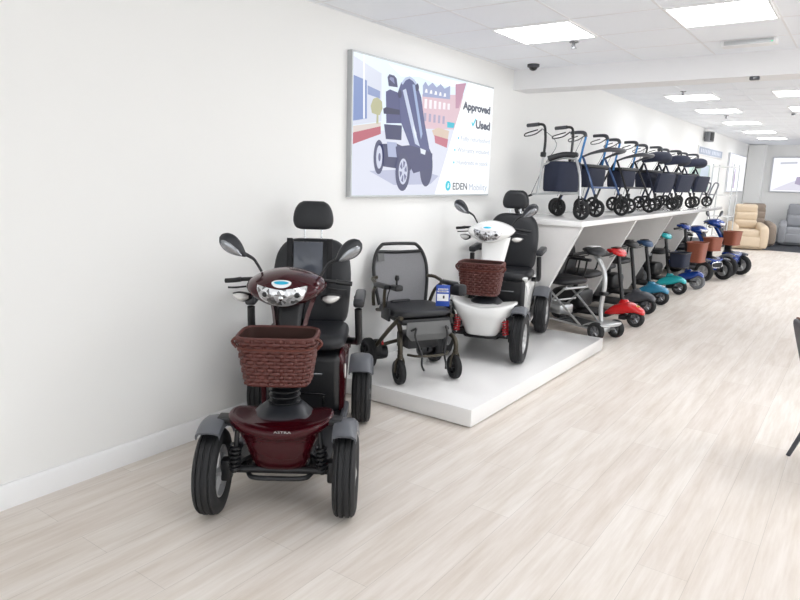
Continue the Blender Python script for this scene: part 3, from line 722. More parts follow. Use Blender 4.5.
# ------------------------------------------------------------------ power wheelchair
def wheelchair(loc, rz):
    t = thing('power_wheelchair', 'folding power wheelchair with grey mesh back on the white platform', 'wheelchair', loc, rz)
    for sx in (-1, 1):
        w_ = wheel(t, 'caster_wheel', (sx*.21, -.02, .085), .085, .045, seg=24, rimmat=M_black)
        f = MB(); 
        for q in (-1, 1): f.tube([(sx*.21+q*.03, -.02, .085), (sx*.21+q*.03, -.015, .15), (sx*.21+q*.018, -.01, .185)], .008, 6, 3)
        f.cyl((sx*.21, -.01, .18), (sx*.21, -.01, .21), .02); f.build('caster_fork', M_bronze, t)
        m = MB(); m.tube([(sx*.21, -.01, .2), (sx*.21, -.012, .26), (sx*.2, -.04, .3), (sx*.17, -.11, .33), (sx*.165, -.13, .36), (sx*.175, -.16, .44)], .017, 10, 4)
        m.tube([(sx*.175, -.12, .43), (sx*.2, -.25, .32), (sx*.235, -.44, .14)], .016, 10, 3)
        m.tube([(sx*.165, -.13, .36), (sx*.14, -.2, .24), (sx*.1, -.28, .2), (0, -.3, .19)], .012, 8, 4)
        m.tube([(sx*.19, -.05, .445), (sx*.2, -.3, .45), (sx*.205, -.46, .43)], .014, 8, 2)
        m.build('side_frame', M_bronze, t)
        wheel(t, 'drive_wheel', (sx*.265, -.46, .11), .11, .06, seg=28, rimmat=M_black, ri=.66)
        mo = MB(); mo.lathe([(.001, -.05), (.05, -.05), (.055, -.02), (.055, .04), (.03, .05), (.001, .05)], (sx*.18, -.46, .11), 'x', 18, False); mo.box((sx*.21, -.43, .15), (.05, .08, .12), bev=.012)
        mo = mo.build('motor', M_black, t)
        MB().box((sx*.2, -.36, .22), (.016, .014, .06), (.3, 0, 0), bev=.004).build('brake_release', M_redp, mo)
        a = MB(); a.tube([(sx*.225, -.48, .46), (sx*.245, -.44, .56), (sx*.26, -.36, .62)], .013, 8, 3); a.tube([(sx*.235, -.25, .47), (sx*.25, -.22, .55), (sx*.255, -.2, .62)], .012, 8, 3); a.tube([(sx*.2, -.49, .66), (sx*.25, -.45, .655), (sx*.258, -.3, .63)], .013, 8, 3)
        a = a.build('armrest_support', M_bronze, t)
        MB().box((sx*.258, -.24, .642), (.052, .22, .032), (.06, 0, 0), bev=.013, seg=3).build('armrest_pad', M_vinyl, a)
        MB().box((sx*.235, -.22, .45), (.02, .14, .09), bev=.008).build('side_guard', M_vinyl, t)
    # back frame, mesh and handle
    def bp(x, z): return (x, -.47-(z-.46)*.22, z)
    P = [bp(.185, .46), bp(.2, .55), bp(.212, .65), bp(.21, .75), bp(.185, .83), bp(.145, .88), bp(.1, .893), bp(-.1, .893), bp(-.145, .88), bp(-.185, .83), bp(-.21, .75), bp(-.212, .65), bp(-.2, .55), bp(-.185, .46)]
    bf = MB().tube(P, .0125, 10, 4).build('back_frame', M_black, t)
    rows = [(.47, .182), (.55, .195), (.65, .208), (.75, .204), (.8, .19), (.835, .172)]
    m = MB(); fr = []; bk = []
    for z, hx in catmull(rows, 3):
        fr.append([Vector(bp(hx*(-1+2*j/12), z))-Vector((0, .02*(1-((j-6)/6)**2), 0)) for j in range(13)])
    n = len(fr); V = [p for r in fr for p in r]+[p-Vector((0, .006, 0)) for r in fr for p in r]; Fs = []; o = n*13
    for i in range(n-1):
        for j in range(12):
            q = i*13+j; Fs.append((q, q+1, q+14, q+13)); Fs.append((o+q, o+q+13, o+q+14, o+q+1))
        Fs.append((i*13, i*13+13, o+i*13+13, o+i*13)); Fs.append((i*13+12, o+i*13+12, o+i*13+25, i*13+25))
    for j in range(12): Fs.append((j, o+j, o+j+1, j+1)); q = (n-1)*13+j; Fs.append((q, q+1, o+q+1, o+q))
    m.faces(V, Fs); mp_ = m.build('back_mesh', M_mesh, t)
    MB().tube([bp(-.176, .838), Vector(bp(0, .832))+Vector((0, -.015, 0)), bp(.176, .838)], .012, 8, 5).build('top_binding', M_black, mp_)
    lb = MB().box(Vector(bp(.155, .8))+Vector((0, .012, 0)), (.05, .004, .06), (.21, 0, 0)).build('sewn_label', M_greyc, mp_)
    # seat
    MB().sloft([(.015, -.255, .44, .19, .19, 5), (.015, -.255, .448, .208, .208, 5), (0, -.255, .47, .212, .212, 5), (0, -.255, .486, .196, .2, 4.5), (0, -.255, .491, .16, .16, 4)], 'z', 36).build('seat_cushion', M_vinyl, t)
    MB().box((0, -.23, .415), (.37, .36, .045), bev=.018).build('seat_sling', M_black, t)
    MB().box((.05, -.4, .495), (.16, .04, .022), (.1, 0, .2), bev=.01).build('lap_belt', M_black, t)
    # calf flap, foot rests, underseat
    MB().loft([[(-.16, -.02, .42), (.16, -.02, .42), (.16, -.028, .42), (-.16, -.028, .42)], [(-.17, -.0, .34), (.17, -.0, .34), (.17, -.01, .34), (-.17, -.01, .34)], [(-.12, -.03, .29), (.12, -.03, .29), (.12, -.04, .29), (-.12, -.04, .29)]]).build('calf_flap', M_greyc, t)
    for sx in (-1, 1):
        m = MB(); m.tube([(sx*.11, .02, .39), (sx*.12, .03, .33), (sx*.085, .06, .22), (sx*.09, .08, .15), (sx*.08, .1, .115)], .0075, 8, 4); m.tube([(sx*.14, -.0, .37), (sx*.11, .02, .39)], .008, 6); m.build('footrest_hanger', M_black, t)
    MB().tube([(-.15, -.02, .2), (-.09, .06, .205), (.09, .06, .205), (.15, -.02, .2)], .009, 8, 3).build('footrest_bar', M_bronze, t)
    MB().box((0, -.2, .26), (.24, .2, .1), bev=.02).build('battery_pack', M_black, t)
    MB().tube([(-.2, -.44, .16), (0, -.42, .2), (.2, -.44, .16)], .014, 8, 4).build('cross_tube', M_bronze, t)
    # joystick on the user's right, box on the left
    jb = MB().box((.215, -.09, .65), (.06, .1, .04), (.05, 0, 0), bev=.012).build('joystick_box', M_black, t)
    m = MB(); m.cyl((.215, -.09, .67), (.215, -.088, .705), .007); m.sloft([(.215, -.088, .7, .012, .012, 2), (.215, -.087, .715, .016, .016, 2), (.215, -.086, .735, .011, .011, 2)], 'z', 14); m.build('joystick', M_black, jb)
    MB().tube([(.25, -.12, .64), (.23, -.2, .58), (.22, -.25, .5), (.2, -.3, .46)], .004, 6, 5).build('cable', M_black, t)
    MB().box((-.27, -.13, .61), (.07, .16, .08), (.1, 0, 0), bev=.018).build('side_pouch', M_vinyl, t)
    return t
WC = (-2.306, 3.606, PT); WR = heading(.862, -.518)
wheelchair(WC, WR)
def price_tag(label, c, rz, s=1.):
    t = thing('price_tag', label, 'price tag', c, rz)
    MB().box((0, 0, -.075*s), (.095*s, .003, .15*s), bev=.001).build('card', M_tagb, t)
    cd_ = MB()
    cd_.box((0, .002, -.088*s), (.08*s, .002, .05*s))
    cd_.box((0, .002, -.03*s), (.07*s, .002, .010*s)); cd_.box((0, .002, -.046*s), (.076*s, .002, .010*s))
    cd_.build('price_label', M_tagw, t)
    m = MB()
    for i in range(7): m.box(((-.027+.009*i)*s, .0034, -.03*s), (.005*s, .001, .006*s)); m.box(((-.027+.009*i)*s, .0034, -.046*s), (.006*s, .001, .006*s))
    m.box((-.006*s, .0034, -.085*s), (.012*s, .001, .02*s)); m.build('print', M_ink, t)
    MB().tube([(0, 0, 0), (0, -.01, .025), (0, -.02, .04)], .0015, 5, 3).build('string', M_black, t)
    return t
def wcl(x, y, z):
    c, s = math.cos(WR), math.sin(WR); return (WC[0]+c*x-s*y, WC[1]+s*x+c*y, WC[2]+z)
price_tag('blue and white price tag hanging from the left arm of the wheelchair', wcl(-.15, -.12, .65), heading(.55, -.83))

# ------------------------------------------------------------------ shelf with slanted panels
SHY0, SHY1, SHX, SHZ = 5.75, 12.6, -2.09, 1.145
t = thing('display_shelf', 'long white display shelf with slanted side panels along the left wall', 'shelf', (WX, SHY0, 0))
def loc(x, y, z): return (x-WX, y-SHY0, z)
MB().box(loc((WX+SHX)/2, (SHY0+SHY1)/2, SHZ-.025), (SHX-WX, SHY1-SHY0, .05), bev=.004).build('shelf_board', M_gloss, t)
for y in (5.77, 7.45, 9.1, 10.72):
    mb = MB(); pts = [(.0, 0), (.33, 0), (SHX-WX-.012, SHZ-.05), (0, SHZ-.05)]
    mb.prism(pts, lambda u, v, q: (u, y-SHY0+q, v), .04); sp_ = mb.build('support_panel', mat('shaded_white_panel', 'e8e6e4', .35, var=.03), t)  # greyer colour puts the shade into the sides of the white panels
    MB().prism([(.33, 0), (.337, 0), (SHX-WX-.004, SHZ-.05), (SHX-WX-.013, SHZ-.05)], lambda u, v, q: (u, y-SHY0-.003+q, v), .046).build('lit_edge_strip', M_gloss, sp_)  # white gloss strip paints the brightly lit front edge
MB().box(loc(WX+.008, (SHY0+SHY1)/2, .55), (.016, SHY1-SHY0-.1, 1.08)).build('back_panel', mat('pale_grey_board', 'd5d3d0', .5, var=.03), t)

# ------------------------------------------------------------------ rollators on the shelf
def rollator(label, y, x=-2.24, hx=1., hy=-.12, low=None, post=None, pad=False, bag=True, front=False, group='walking aids on the shelf', W=.285, wr=.09):
    low = low or M_dblue; post = post or M_bblue
    t = thing('rollator', label, 'rollator', (x, y, SHZ), heading(hx, hy), group)
    for sx in (-1, 1):
        wheel(t, 'front_wheel', (sx*(W+.02), 0, wr), wr, .036, seg=22, rimmat=M_black, spoke=6, ri=.74, disc=False)
        wheel(t, 'rear_wheel', (sx*W, -.47, wr), wr, .036, seg=22, rimmat=M_black, spoke=6, ri=.74, disc=False)
        m = MB()
        for q in (-1, 1): m.tube([(sx*(W+.02)+q*.026, 0, wr), (sx*(W+.02)+q*.026, -.012, wr*1.9), (sx*(W+.01), -.02, wr*2.25)], .009, 6, 3)
        m.cyl((sx*(W+.01), -.02, wr*2.1), (sx*(W+.01), -.02, wr*2.6), .018)
        m.build('front_fork', M_black, t)
        m = MB(); m.tube([(sx*(W+.01), -.03, .22), (sx*(W-.01), -.12, .42), (sx*(W-.03), -.22, .62)], .0125, 8, 3)
        m.tube([(sx*W, -.45, .1), (sx*(W-.015), -.36, .36), (sx*(W-.03), -.24, .6)], .0125, 8, 3); m.build('side_frame', low, t)
        hp = MB().tube([(sx*(W-.02), -.25, .5), (sx*(W-.025), -.22, .7), (sx*(W-.03), -.2, .82), (sx*(W-.03), -.23, .85)], .012, 8, 3).build('handle_post', post, t)
        m = MB(); m.tube([(sx*(W-.03), -.2, .81), (sx*(W-.03), -.215, .845), (sx*(W-.03), -.26, .858), (sx*(W-.03), -.37, .855)], [.016, .02, .018, .017], 10, 3); m.build('hand_grip', M_dgrey, hp)
        m = MB(); m.tube([(sx*(W-.03), -.22, .82), (sx*(W-.03), -.29, .78), (sx*(W-.03), -.38, .765), (sx*(W-.03), -.39, .79), (sx*(W-.03), -.29, .82)], .0055, 6, 4); m.build('brake_lever', M_black, hp)
        MB().tube([(sx*(W-.03), -.23, .82), (sx*(W+.03), -.27, .66), (sx*W, -.42, .35), (sx*W, -.46, .2)], .003, 5, 5).build('brake_cable', M_mirror, hp)
    MB().tube([(-W+.005, -.08, .3), (W-.005, -.08, .3)], .012, 8).build('cross_bar', low, t)
    MB().box((0, -.27, .52), (W*2-.07, .24, .035), bev=.014).build('seat', M_vinyl, t)
    if bag: MB().sloft([(0, -.26, .3, .2, .08, 5), (0, -.26, .32, .215, .1, 5), (0, -.26, .48, .22, .11, 5), (0, -.26, .5, .2, .1, 5)], 'z', 24, 2).build('bag', M_navy, t)
    if front:
        MB().box((0, -.02, .37), (W*2-.01, .05, .26), (-.2, 0, 0), bev=.015).build('front_bag', M_navy, t)
    if pad:
        m = MB(); m.sloft([(-W, -.2, .66, .05, .03, 2.5), (-W*.8, -.14, .7, .1, .06, 2.5), (0, -.1, .72, .12, .068, 2.5), (W*.8, -.14, .7, .1, .06, 2.5), (W, -.2, .66, .05, .03, 2.5)], 'x', 18)
        p_ = m.build('back_pad', M_navy, t)
        MB().ell((W*.6, -.045, .7), (.05, .012, .025), (0, 0, -.3)).build('pad_badge', M_mirror, p_)
    else:
        MB().tube([(-W+.03, -.22, .61), (-W+.045, -.12, .65), (-W*.62, .02, .685), (0, .06, .685), (W*.62, .02, .685), (W-.045, -.12, .65), (W-.03, -.22, .61)], [.013, .018, .03, .031, .03, .018, .013], 12, 4, flat=.75).build('back_strap', M_dgrey, t)
    return t
rollator('blue framed rollator on the shelf, first behind the three-wheeled walker', 6.93)
rollator('brighter blue rollator on the shelf, between the first blue rollator and the dark ones', 8.15, x=-2.27, low=M_black, post=M_bblue)
rollator('dark rollator with padded back on the shelf, beside the brighter blue rollator', 9.35, x=-2.28, low=M_navy, post=M_black, pad=True, front=True)
rollator('dark rollator with padded back on the shelf, middle of three', 10.5, x=-2.28, low=M_navy, post=M_black, pad=True, front=True)
rollator('dark rollator with padded back on the shelf, farthest of three by the shelf end', 11.7, x=-2.28, low=M_navy, post=M_black, pad=True, front=True)

def tri_walker():
    t = thing('walker', 'three-wheeled walker with navy bag on the near end of the shelf', 'walking aid', (-2.2, 6.0, SHZ), heading(.95, -.3), 'walking aids on the shelf')
    wr = .09
    wheel(t, 'front_wheel', (0, 0, wr), wr, .04, seg=24, rimmat=M_black, spoke=6, ri=.74, disc=False)
    m = MB()
    for q in (-1, 1): m.tube([(q*.03, 0, wr), (q*.03, -.015, .18), (q*.012, -.03, .22)], .009, 6, 3)
    m.build('front_fork', M_black, t); m = MB()
    m.tube([(0, -.03, .2), (0, -.05, .42), (0, -.12, .6)], .013, 8, 3)
    m.build('front_post', M_steel, t)
    for sx in (-1, 1):
        wheel(t, 'rear_wheel', (sx*.27, -.5, wr), wr, .036, seg=24, rimmat=M_black, spoke=6, ri=.74, disc=False)
        MB().tube([(sx*.25, -.5, wr), (sx*.245, -.47, .19), (sx*.225, -.42, .22)], .011, 8, 3).build('rear_fork', M_black, t)
        m = MB(); m.tube([(sx*.225, -.42, .22), (sx*.2, -.38, .23), (0, -.06, .25)], .011, 8, 3)
        m.tube([(sx*.2, -.38, .23), (sx*.19, -.36, .4), (sx*.2, -.33, .6)], .012, 8, 3)
        m.tube([(sx*.2, -.345, .5), (sx*.08, -.2, .57), (0, -.1, .56)], .01, 8, 3); m.build('side_frame', M_steel, t)
        hp = MB().tube([(sx*.2, -.33, .58), (sx*.2, -.32, .72), (sx*.205, -.33, .84), (sx*.205, -.36, .875), (sx*.205, -.42, .88)], .0125, 8, 3).build('handle_post', M_black, t)
        MB().tube([(sx*.205, -.41, .88), (sx*.205, -.55, .875)], .018, 10).build('hand_grip', M_dgrey, hp)
        MB().tube([(sx*.205, -.37, .83), (sx*.205, -.45, .79), (sx*.205, -.57, .775), (sx*.205, -.57, .8), (sx*.205, -.42, .83)], .006, 6, 4).build('brake_lever', M_black, hp)
        MB().tube([(sx*.205, -.37, .84), (sx*.12, -.25, .7), (sx*.18, -.33, .5), (sx*.22, -.45, .2)], .003, 5, 5).build('brake_cable', M_mirror, hp)
        MB().box((sx*.2, -.335, .6), (.045, .045, .05), bev=.012).build('height_clamp', M_black, t)
    MB().sloft([(0, -.26, .26, .15, .1, 5), (0, -.26, .28, .165, .115, 5), (0, -.25, .5, .17, .12, 5), (0, -.25, .54, .15, .1, 4)], 'z', 28, 2).build('bag', M_navy, t)
    MB().tube([(-.17, -.3, .56), (-.08, -.2, .6), (0, -.12, .6), (.08, -.2, .6), (.17, -.3, .56)], .028, 10, 4).build('bag_roll', M_vinyl, t)
    return t
tri_walker()
# folded frame at the far end of the shelf
t = thing('folded_walking_frame', 'slim grey folded walking frame at the far end of the shelf', 'walking aid', (-2.33, 12.5, SHZ), .2, 'walking aids on the shelf')
for k, x in enumerate((-.1, .02)):
    MB().tube([(x-.04, 0, .012), (x, 0, .2), (x+.06, 0, .38), (x+.1, 0, .4), (x+.13, 0, .36), (x+.08, 0, .18), (x+.04, 0, .012)], .012, 8, 3).build('leg_frame', M_greyseat, t)
MB().tube([(-.1, 0, .2), (.1, 0, .2)], .009, 8).build('cross_bar', M_greyseat, t)

# ------------------------------------------------------------------ travel scooters below the shelf
def travel(label, x, y, hx, hy, paint, post, head, post_bend=False, folding=False, bask=None, seatm=None, armrest=True, scale=1., hood=True, tyre=None, wr=.09, badge=None, tall=.8, solid=None):
    t = thing('travel_scooter', label, 'mobility scooter', (x, y, 0), heading(hx, hy), 'travel scooters under the shelf', scale)
    seatm = seatm or M_vinyl
    for sx in (-1, 1):
        if folding: wheel(t, 'front_wheel', (sx*.145, 0, wr), wr, .058, seg=24, rimmat=M_mirror, ri=.58, tyremat=tyre)
        wheel(t, 'rear_wheel', (sx*.2, -.72, wr+.01), wr+.01, .065, seg=24, rimmat=M_mirror, ri=.58, tyremat=tyre)
    if not folding: wheel(t, 'front_wheel', (0, .07, wr), wr, .07, seg=28, rimmat=M_rim if tyre else M_mirror, ri=.56, tyremat=tyre)
    m = MB(); m.tube([(-.14, 0, wr), (.14, 0, wr)] if folding else [(-.05, .07, wr), (-.05, -.05, wr), (.05, -.05, wr), (.05, .07, wr)], .01, 8); m.box((0, -.03 if folding else -.06, wr), (.12, .08, .05), bev=.012); m.build('front_axle', M_steel if folding else M_black, t)
    if hood:
        m = MB(); m.sloft([(0, .155, wr*1.7, .02, .012, 2.2), (0, .14, wr*1.85, .05, .028, 2.4), (0, .08, wr*2.1, .075, .038, 2.5), (0, 0, .2, .088, .06, 2.6), (0, -.09, .18, .1, .065, 2.8), (0, -.18, .15, .11, .05, 3), (0, -.23, .12, .11, .02, 3)], 'y', 26)
        m.sloft([(0, -.06, .2, .075, .08, 2.5), (0, -.065, .25, .05, .055, 2.4), (0, -.07, .28, .034, .036, 2.2)], 'z', 18)
        h_ = m.build('front_shroud', paint, t)
        if badge:
            MB().ell((0, .075, wr*2.1+.036), (.03, .03, .009)).build('emblem', badge, h_)
    if folding:
        m = MB(); m.box((0, -.3, .1), (.3, .5, .018), bev=.006); m.sloft([(0, .09, .15, .1, .012, 3), (0, .05, .155, .16, .016, 3), (0, -.08, .15, .165, .016, 3), (0, -.16, .12, .15, .012, 3)], 'y', 22); m.build('foot_deck', paint, t)
        MB().box((0, -.32, .112), (.24, .36, .006)).build('deck_mat', M_black, t)
        m = MB()
        for sx in (-1, 1):
            m.tube([(sx*.14, -.2, .11), (sx*.16, -.5, .32), (sx*.15, -.72, .47)], .011, 8, 2); m.tube([(sx*.17, -.78, .1), (sx*.16, -.58, .3), (sx*.15, -.4, .46)], .011, 8, 2); m.tube([(sx*.17, -.72, .11), (sx*.13, -.3, .1)], .012, 8)
        m.tube([(-.16, -.55, .3), (.16, -.55, .3)], .01, 8); m.cyl((-.17, -.42, .44), (.17, -.42, .44), .014); m.build('scissor_frame', M_steel, t)
        MB().box((0, -.62, .2), (.2, .22, .1), bev=.02).build('battery_pack', M_steel, t)
    else:
        m = MB(); m.box((0, -.38, .1), (.34, .4, .03), bev=.01); m.build('foot_deck', M_black, t)
        m = MB(); m.sloft([(0, -.5, .22, .16, .08, 4), (0, -.54, .23, .18, .1, 4), (0, -.8, .23, .18, .1, 4), (0, -.86, .22, .15, .07, 4)], 'y', 24); m.build('battery_box', solid or M_black, t)
        MB().cyl((0, -.64, .3), (0, -.64, .46), .025).build('seat_post', M_black, t)
    # tiller
    pr = .022
    if post_bend: P = [(0, -.06, .13), (0, -.08, .3), (0, -.06, .5), (0, -.07, .62), (0, -.12, .72), (0, -.2, tall)]
    else: P = [(0, -.06, .14), (0, -.1, .3), (0, -.16, tall-.1), (0, -.18, tall)]
    tl = MB().tube(P, pr, 12, 4).build('tiller', post, t)
    yy = P[-1][1]
    if post_bend: MB().box((0, -.062, .44), (.07, .07, .035), bev=.008).build('clamp', M_black, tl)
    hd = MB().sloft([(0, yy+.07, tall+.015, .05, .02, 2.5), (0, yy+.04, tall+.03, .1, .035, 2.6), (0, yy-.03, tall+.045, .115, .035, 2.6), (0, yy-.1, tall+.05, .08, .02, 2.6)], 'y', 22).build('control_head', head, t)
    MB().box((0, yy-.03, tall+.083), (.13, .07, .008), bev=.003).build('dashboard', M_tagw if folding else M_black, hd)
    for sx in (-1, 1):
        hb = MB().tube([(sx*.08, yy-.02, tall+.03), (sx*.16, yy-.03, tall+.02), (sx*.25, yy-.07, tall+.01)], [.014, .015, .016], 10, 3).build('handlebar', M_black, t)
        MB().tube([(sx*.1, yy-.0, tall+.005), (sx*.2, yy-.01, tall-.005)], .005, 6).build('lever', M_black, hb)
    # seat
    MB().sloft([(0, -.6, .47, .17, .17, 4), (0, -.6, .485, .2, .2, 4.5), (0, -.6, .515, .205, .205, 4.5), (0, -.6, .535, .18, .18, 4)], 'z', 28).build('seat_cushion', seatm, t)
    MB().sloft([(0, -.77, .53, .17, .03, 4), (0, -.78, .6, .2, .04, 4), (0, -.8, .75, .2, .04, 4), (0, -.82, .84, .17, .033, 3.5), (0, -.825, .86, .12, .02, 3)], 'z', 28).build('backrest', seatm, t)
    if armrest:
        for sx in (-1, 1):
            ar = MB().tube([(sx*.22, -.78, .5), (sx*.235, -.75, .68), (sx*.235, -.68, .7)], .011, 8, 3).build('armrest_support', M_black, t)
            MB().box((sx*.235, -.58, .705), (.045, .26, .03), bev=.01).build('armrest_pad', M_vinyl, ar)
            MB().tube([(sx*.235, -.5, .69), (sx*.23, -.52, .55), (sx*.2, -.56, .49)], .01, 8, 3).build('armrest_strut', M_black, ar)
    if bask == 'dark': basket(t, (0, .04, .38), (.16, .11), (.14, .1), .2, 4, M_black, M_navy, weave=False)
    elif bask: basket(t, (0, .02, .4), (.165, .12), (.14, .1), .28, 4, M_brownb, M_brownb, weave=False)
    if bask: MB().box((0, -.1, .5), (.05, .1, .04), bev=.008).build('basket_bracket', M_black, t)
    return t
travel('silver folding scooter under the near end of the shelf, beside the platform corner', -1.93, 6.19, .93, -.36, M_steel, M_steel, M_vinyl, post_bend=True, folding=True, hood=False)
travel('red travel scooter with black tiller under the shelf', -1.93, 6.95, 1., -.1, M_redp, M_black, M_redp, tall=.74, badge=mat('yellow_emblem', 'd9b25a', .3))
travel('black travel scooter with grey front under the shelf, beside the red one', -2.03, 7.75, 1., -.1, M_dgrey, M_black, M_black, tall=.76, wr=.1)
travel('teal blue travel scooter with silvery front under the shelf, beside the black one', -2.06, 8.5, 1., -.1, M_tealp, M_black, mat('deep_blue_head', '26466b', .4), tall=.72, wr=.095, badge=M_tagw)
travel('turquoise travel scooter with turquoise handle head under the shelf', -2.07, 9.5, 1., -.1, M_turq, M_black, M_turq, tall=.76, bask='dark', seatm=M_greyseat, wr=.1)
travel('blue travel scooter with smooth brown basket under the shelf', -1.98, 10.2, 1., -.1, M_bluep, M_black, M_bluep, bask='brown', wr=.11, tall=.86, tyre=mat('grey_tyre_rubber', '77797c', .8, var=.08))
big_scooter('mobility_scooter', 'blue mobility scooter with chrome oval grille and smooth brown basket', (-1.9, 11.35, 0), heading(.9, -.43), M_bluep, scale=.82, fine=False, mirrors=False, bask='brown', grille=True, headrest=False, group='mobility scooters')
big_scooter('mobility_scooter', 'blue mobility scooter with wing mirrors, last in the row by the armchairs', (-1.74, 12.2, 0), heading(.97, -.24), M_bluep, scale=.9, fine=False, bask='brown', headrest=False, group='mobility scooters', seatm=M_greyseat)

# ------------------------------------------------------------------ the far corner
def flat_panel(name, label, cat, y0, y1, z0, z1, m_, fm, dep=.03):
    t = thing(name, label, cat, (WX, (y0+y1)/2, z0))
    W, H = y1-y0, z1-z0
    f = MB().box((dep/2, 0, H/2), (dep, W, H), bev=.004).build('frame', fm, t)
    MB().box((dep+.001, 0, H/2), (.003, W-.05, H-.05)).build('face', m_, t)
    return t, W, H
t, W, H = flat_panel('wall_sign', 'pale blue-grey lettered sign board on the left wall beyond the walkers', 'sign', 14.3, 16.8, 2.1, 2.29, mat('blue_grey_sign', 'a9b2c4', .5, var=.04), M_white)
m = MB()
for i in range(13):
    if i in (6,): continue
    m.box((.034, -W/2+.22+i*.165, H/2), (.002, .09, .075))
m.build('lettering', mat('white_lettering', 'dfe4ee', .5), t)
t, W, H = flat_panel('wall_poster', 'green and pale blue poster on the left wall behind the dark walkers', 'poster', 13.6, 15.6, 1.35, 1.95, mat('pale_green_print', 'b9d0c8', .5, var=.25, scale=3), M_white)
MB().box((.033, .45, H/2), (.003, .8, H-.1)).build('blue_half', mat('pale_blue_print', 'cfdcea', .5, var=.1), t)
t, W, H = flat_panel('lightbox_sign', 'narrow backlit poster on the left wall near the far corner', 'sign', 17.75, 20.2, 1.35, 2.3, M_poster, mat('pale_frame', 'd5d7dc', .5), .05)
MB().prism([(-.5, .1), (-.25, .1), (-.22, .35), (-.3, .62), (-.42, .5)], lambda u, v, q: (.053+q, u, v), .002).build('printed_figure', emat('mauve_print', 'b9a9c6', .9), t)
MB().prism([(-.9, .55), (-.75, .55), (-.75, .85), (-.9, .85)], lambda u, v, q: (.053+q, u, v), .002).build('printed_block', emat('lilac_print', 'd6d2e4', .95), t)
# backlit poster on the far wall
t = thing('lightbox_sign', 'wide backlit poster on the far wall above the grey sofa', 'sign', (-1.3, FY, 1.37))
MB().box((0, -.03, .48), (2.1, .06, .96), bev=.004).build('frame', mat('pale_frame', 'd5d7dc', .5), t)
fc = MB().box((0, -.061, .48), (2.04, .003, .9)).build('face', M_poster, t)
MB().prism([(-.98, .06), (-.55, .28), (-.2, .42), (.95, .3), (.95, .06)], lambda u, v, q: (u, -.0635-q, v), .002).build('printed_floor', emat('pale_lilac_print', 'e3e1ee', .95), fc)
MB().prism([(-.45, .24), (-.42, .42), (-.1, .46), (.55, .4), (.6, .2), (-.1, .14)], lambda u, v, q: (u, -.0665-q, v), .002).build('printed_bed', emat('bed_print', 'b3a9c4', .9), fc)
MB().prism([(-.85, .76), (-.45, .78), (-.45, .83), (-.85, .81)], lambda u, v, q: (u, -.0665-q, v), .002).build('heading_strip', emat('heading_print', 'c9cbd6', .95), fc)
# wire stand with glass shelves
t = thing('display_stand', 'thin silver wire display stand with small shelves behind the walkers', 'stand', (-2.6, 15.6, 0))
for sx in (-.2, .2):
    for sy in (-.35, .35): MB().cyl((sx, sy, 0), (sx, sy, 1.95), .012, 8).build('upright', M_steel, t)
for z in (.4, .85, 1.3, 1.9): MB().box((0, 0, z), (.42, .74, .014)).build('shelf', M_shelfw, t)

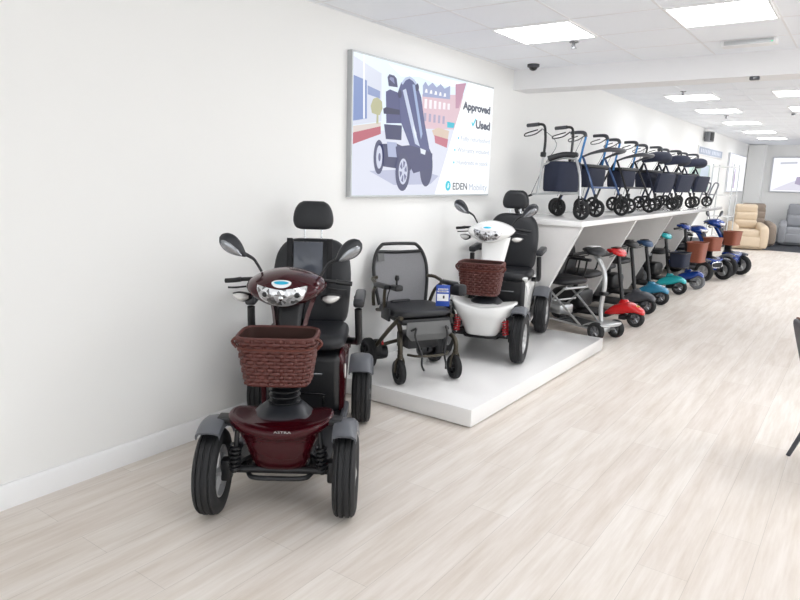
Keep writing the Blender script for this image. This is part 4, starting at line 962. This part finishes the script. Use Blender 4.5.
def armchair(name, label, cat, loc_, hx, hy, M_, w=.8, seats=1, bands=3):
    t = thing(name, label, cat, loc_, heading(hx, hy), None)
    W = w/2
    MB().box((0, -.02, .15), (w-.16, .72, .26), bev=.03, seg=3).build('base', M_, t)
    for i in range(seats):
        sw = (w-.34)/seats; x = -W+.17+sw*(i+.5)
        MB().box((x, .06, .38), (sw, .66, .2), bev=.06, seg=4).build('seat_cushion', M_, t)
        for k in range(bands):
            z = .5+(.56/bands)*(k+.5)
            MB().box((x, -.28-.045*k*3/bands, z), (sw, .24-.03*k, .6/bands+.01), (-.12, 0, 0), bev=.06, seg=4).build('back_cushion', M_, t)
        MB().box((x, .4, .2), (sw-.01, .08, .24), bev=.03, seg=3).build('footrest', M_, t)
    for sx in (-1, 1):
        MB().sloft([(sx*(W-.1), -.4, .34, .09, .26, 4), (sx*(W-.1), -.36, .34, .1, .3, 4), (sx*(W-.1), .25, .32, .1, .28, 4), (sx*(W-.1), .4, .3, .1, .25, 4), (sx*(W-.1), .44, .3, .07, .2, 4)], 'y', 24).build('arm', M_, t)
    MB().box((0, -.44, .55), (w-.3, .1, .8), (-.12, 0, 0), bev=.04, seg=3).build('back_panel', M_, t)
    return t
armchair('armchair', 'beige recliner armchair beside the left wall near the far corner', 'armchair', (-2.38, 17.95, 0), .3, -.95, M_beige, .84)
armchair('armchair', 'taupe recliner armchair behind the beige one', 'armchair', (-2.38, 19.2, 0), .3, -.95, M_taupe, .9)
armchair('sofa', 'grey fabric sofa under the far backlit poster at the right edge', 'sofa', (-1.12, 20.2, 0), .08, -1., M_sofag, 1.6, 2, 2)

# ------------------------------------------------------------------ chair at the right edge
t = thing('tub_chair', 'charcoal leather chair with dark metal legs cut by the right edge', 'chair', (.128, 4.0, 0), heading(.95, .3))
MB().sloft([(0, .02, .4, .19, .19, 4), (0, .02, .415, .225, .22, 4), (0, .02, .45, .23, .225, 4), (0, .02, .475, .2, .2, 4)], 'z', 32).build('seat', M_chair, t)
bk = MB().sloft([(0, -.2, .41, .225, .03, 9), (0, -.225, .49, .23, .034, 9), (0, -.26, .61, .232, .035, 9), (0, -.3, .745, .235, .033, 9), (0, -.31, .782, .234, .028, 9), (0, -.313, .792, .228, .02, 8), (0, -.314, .796, .214, .01, 7)], 'z', 48).build('backrest', M_chair, t)
MB().tube([(-.227, -.2, .41), (-.232, -.225, .49), (-.234, -.26, .61), (-.237, -.3, .745), (-.236, -.31, .782), (-.218, -.315, .799), (0, -.315, .799), (.218, -.315, .799), (.236, -.31, .782), (.237, -.3, .745), (.234, -.26, .61), (.232, -.225, .49), (.227, -.2, .41)], .006, 6, 3).build('piping', M_brownp, bk)
for sx in (-1, 1):
    MB().tube([(sx*.18, -.13, .41), (sx*.225, -.265, .0)], [.016, .012], 10).build('leg', M_dgrey, t)
    MB().tube([(sx*.17, .15, .41), (sx*.22, .24, .0)], [.016, .012], 10).build('leg', M_dgrey, t)
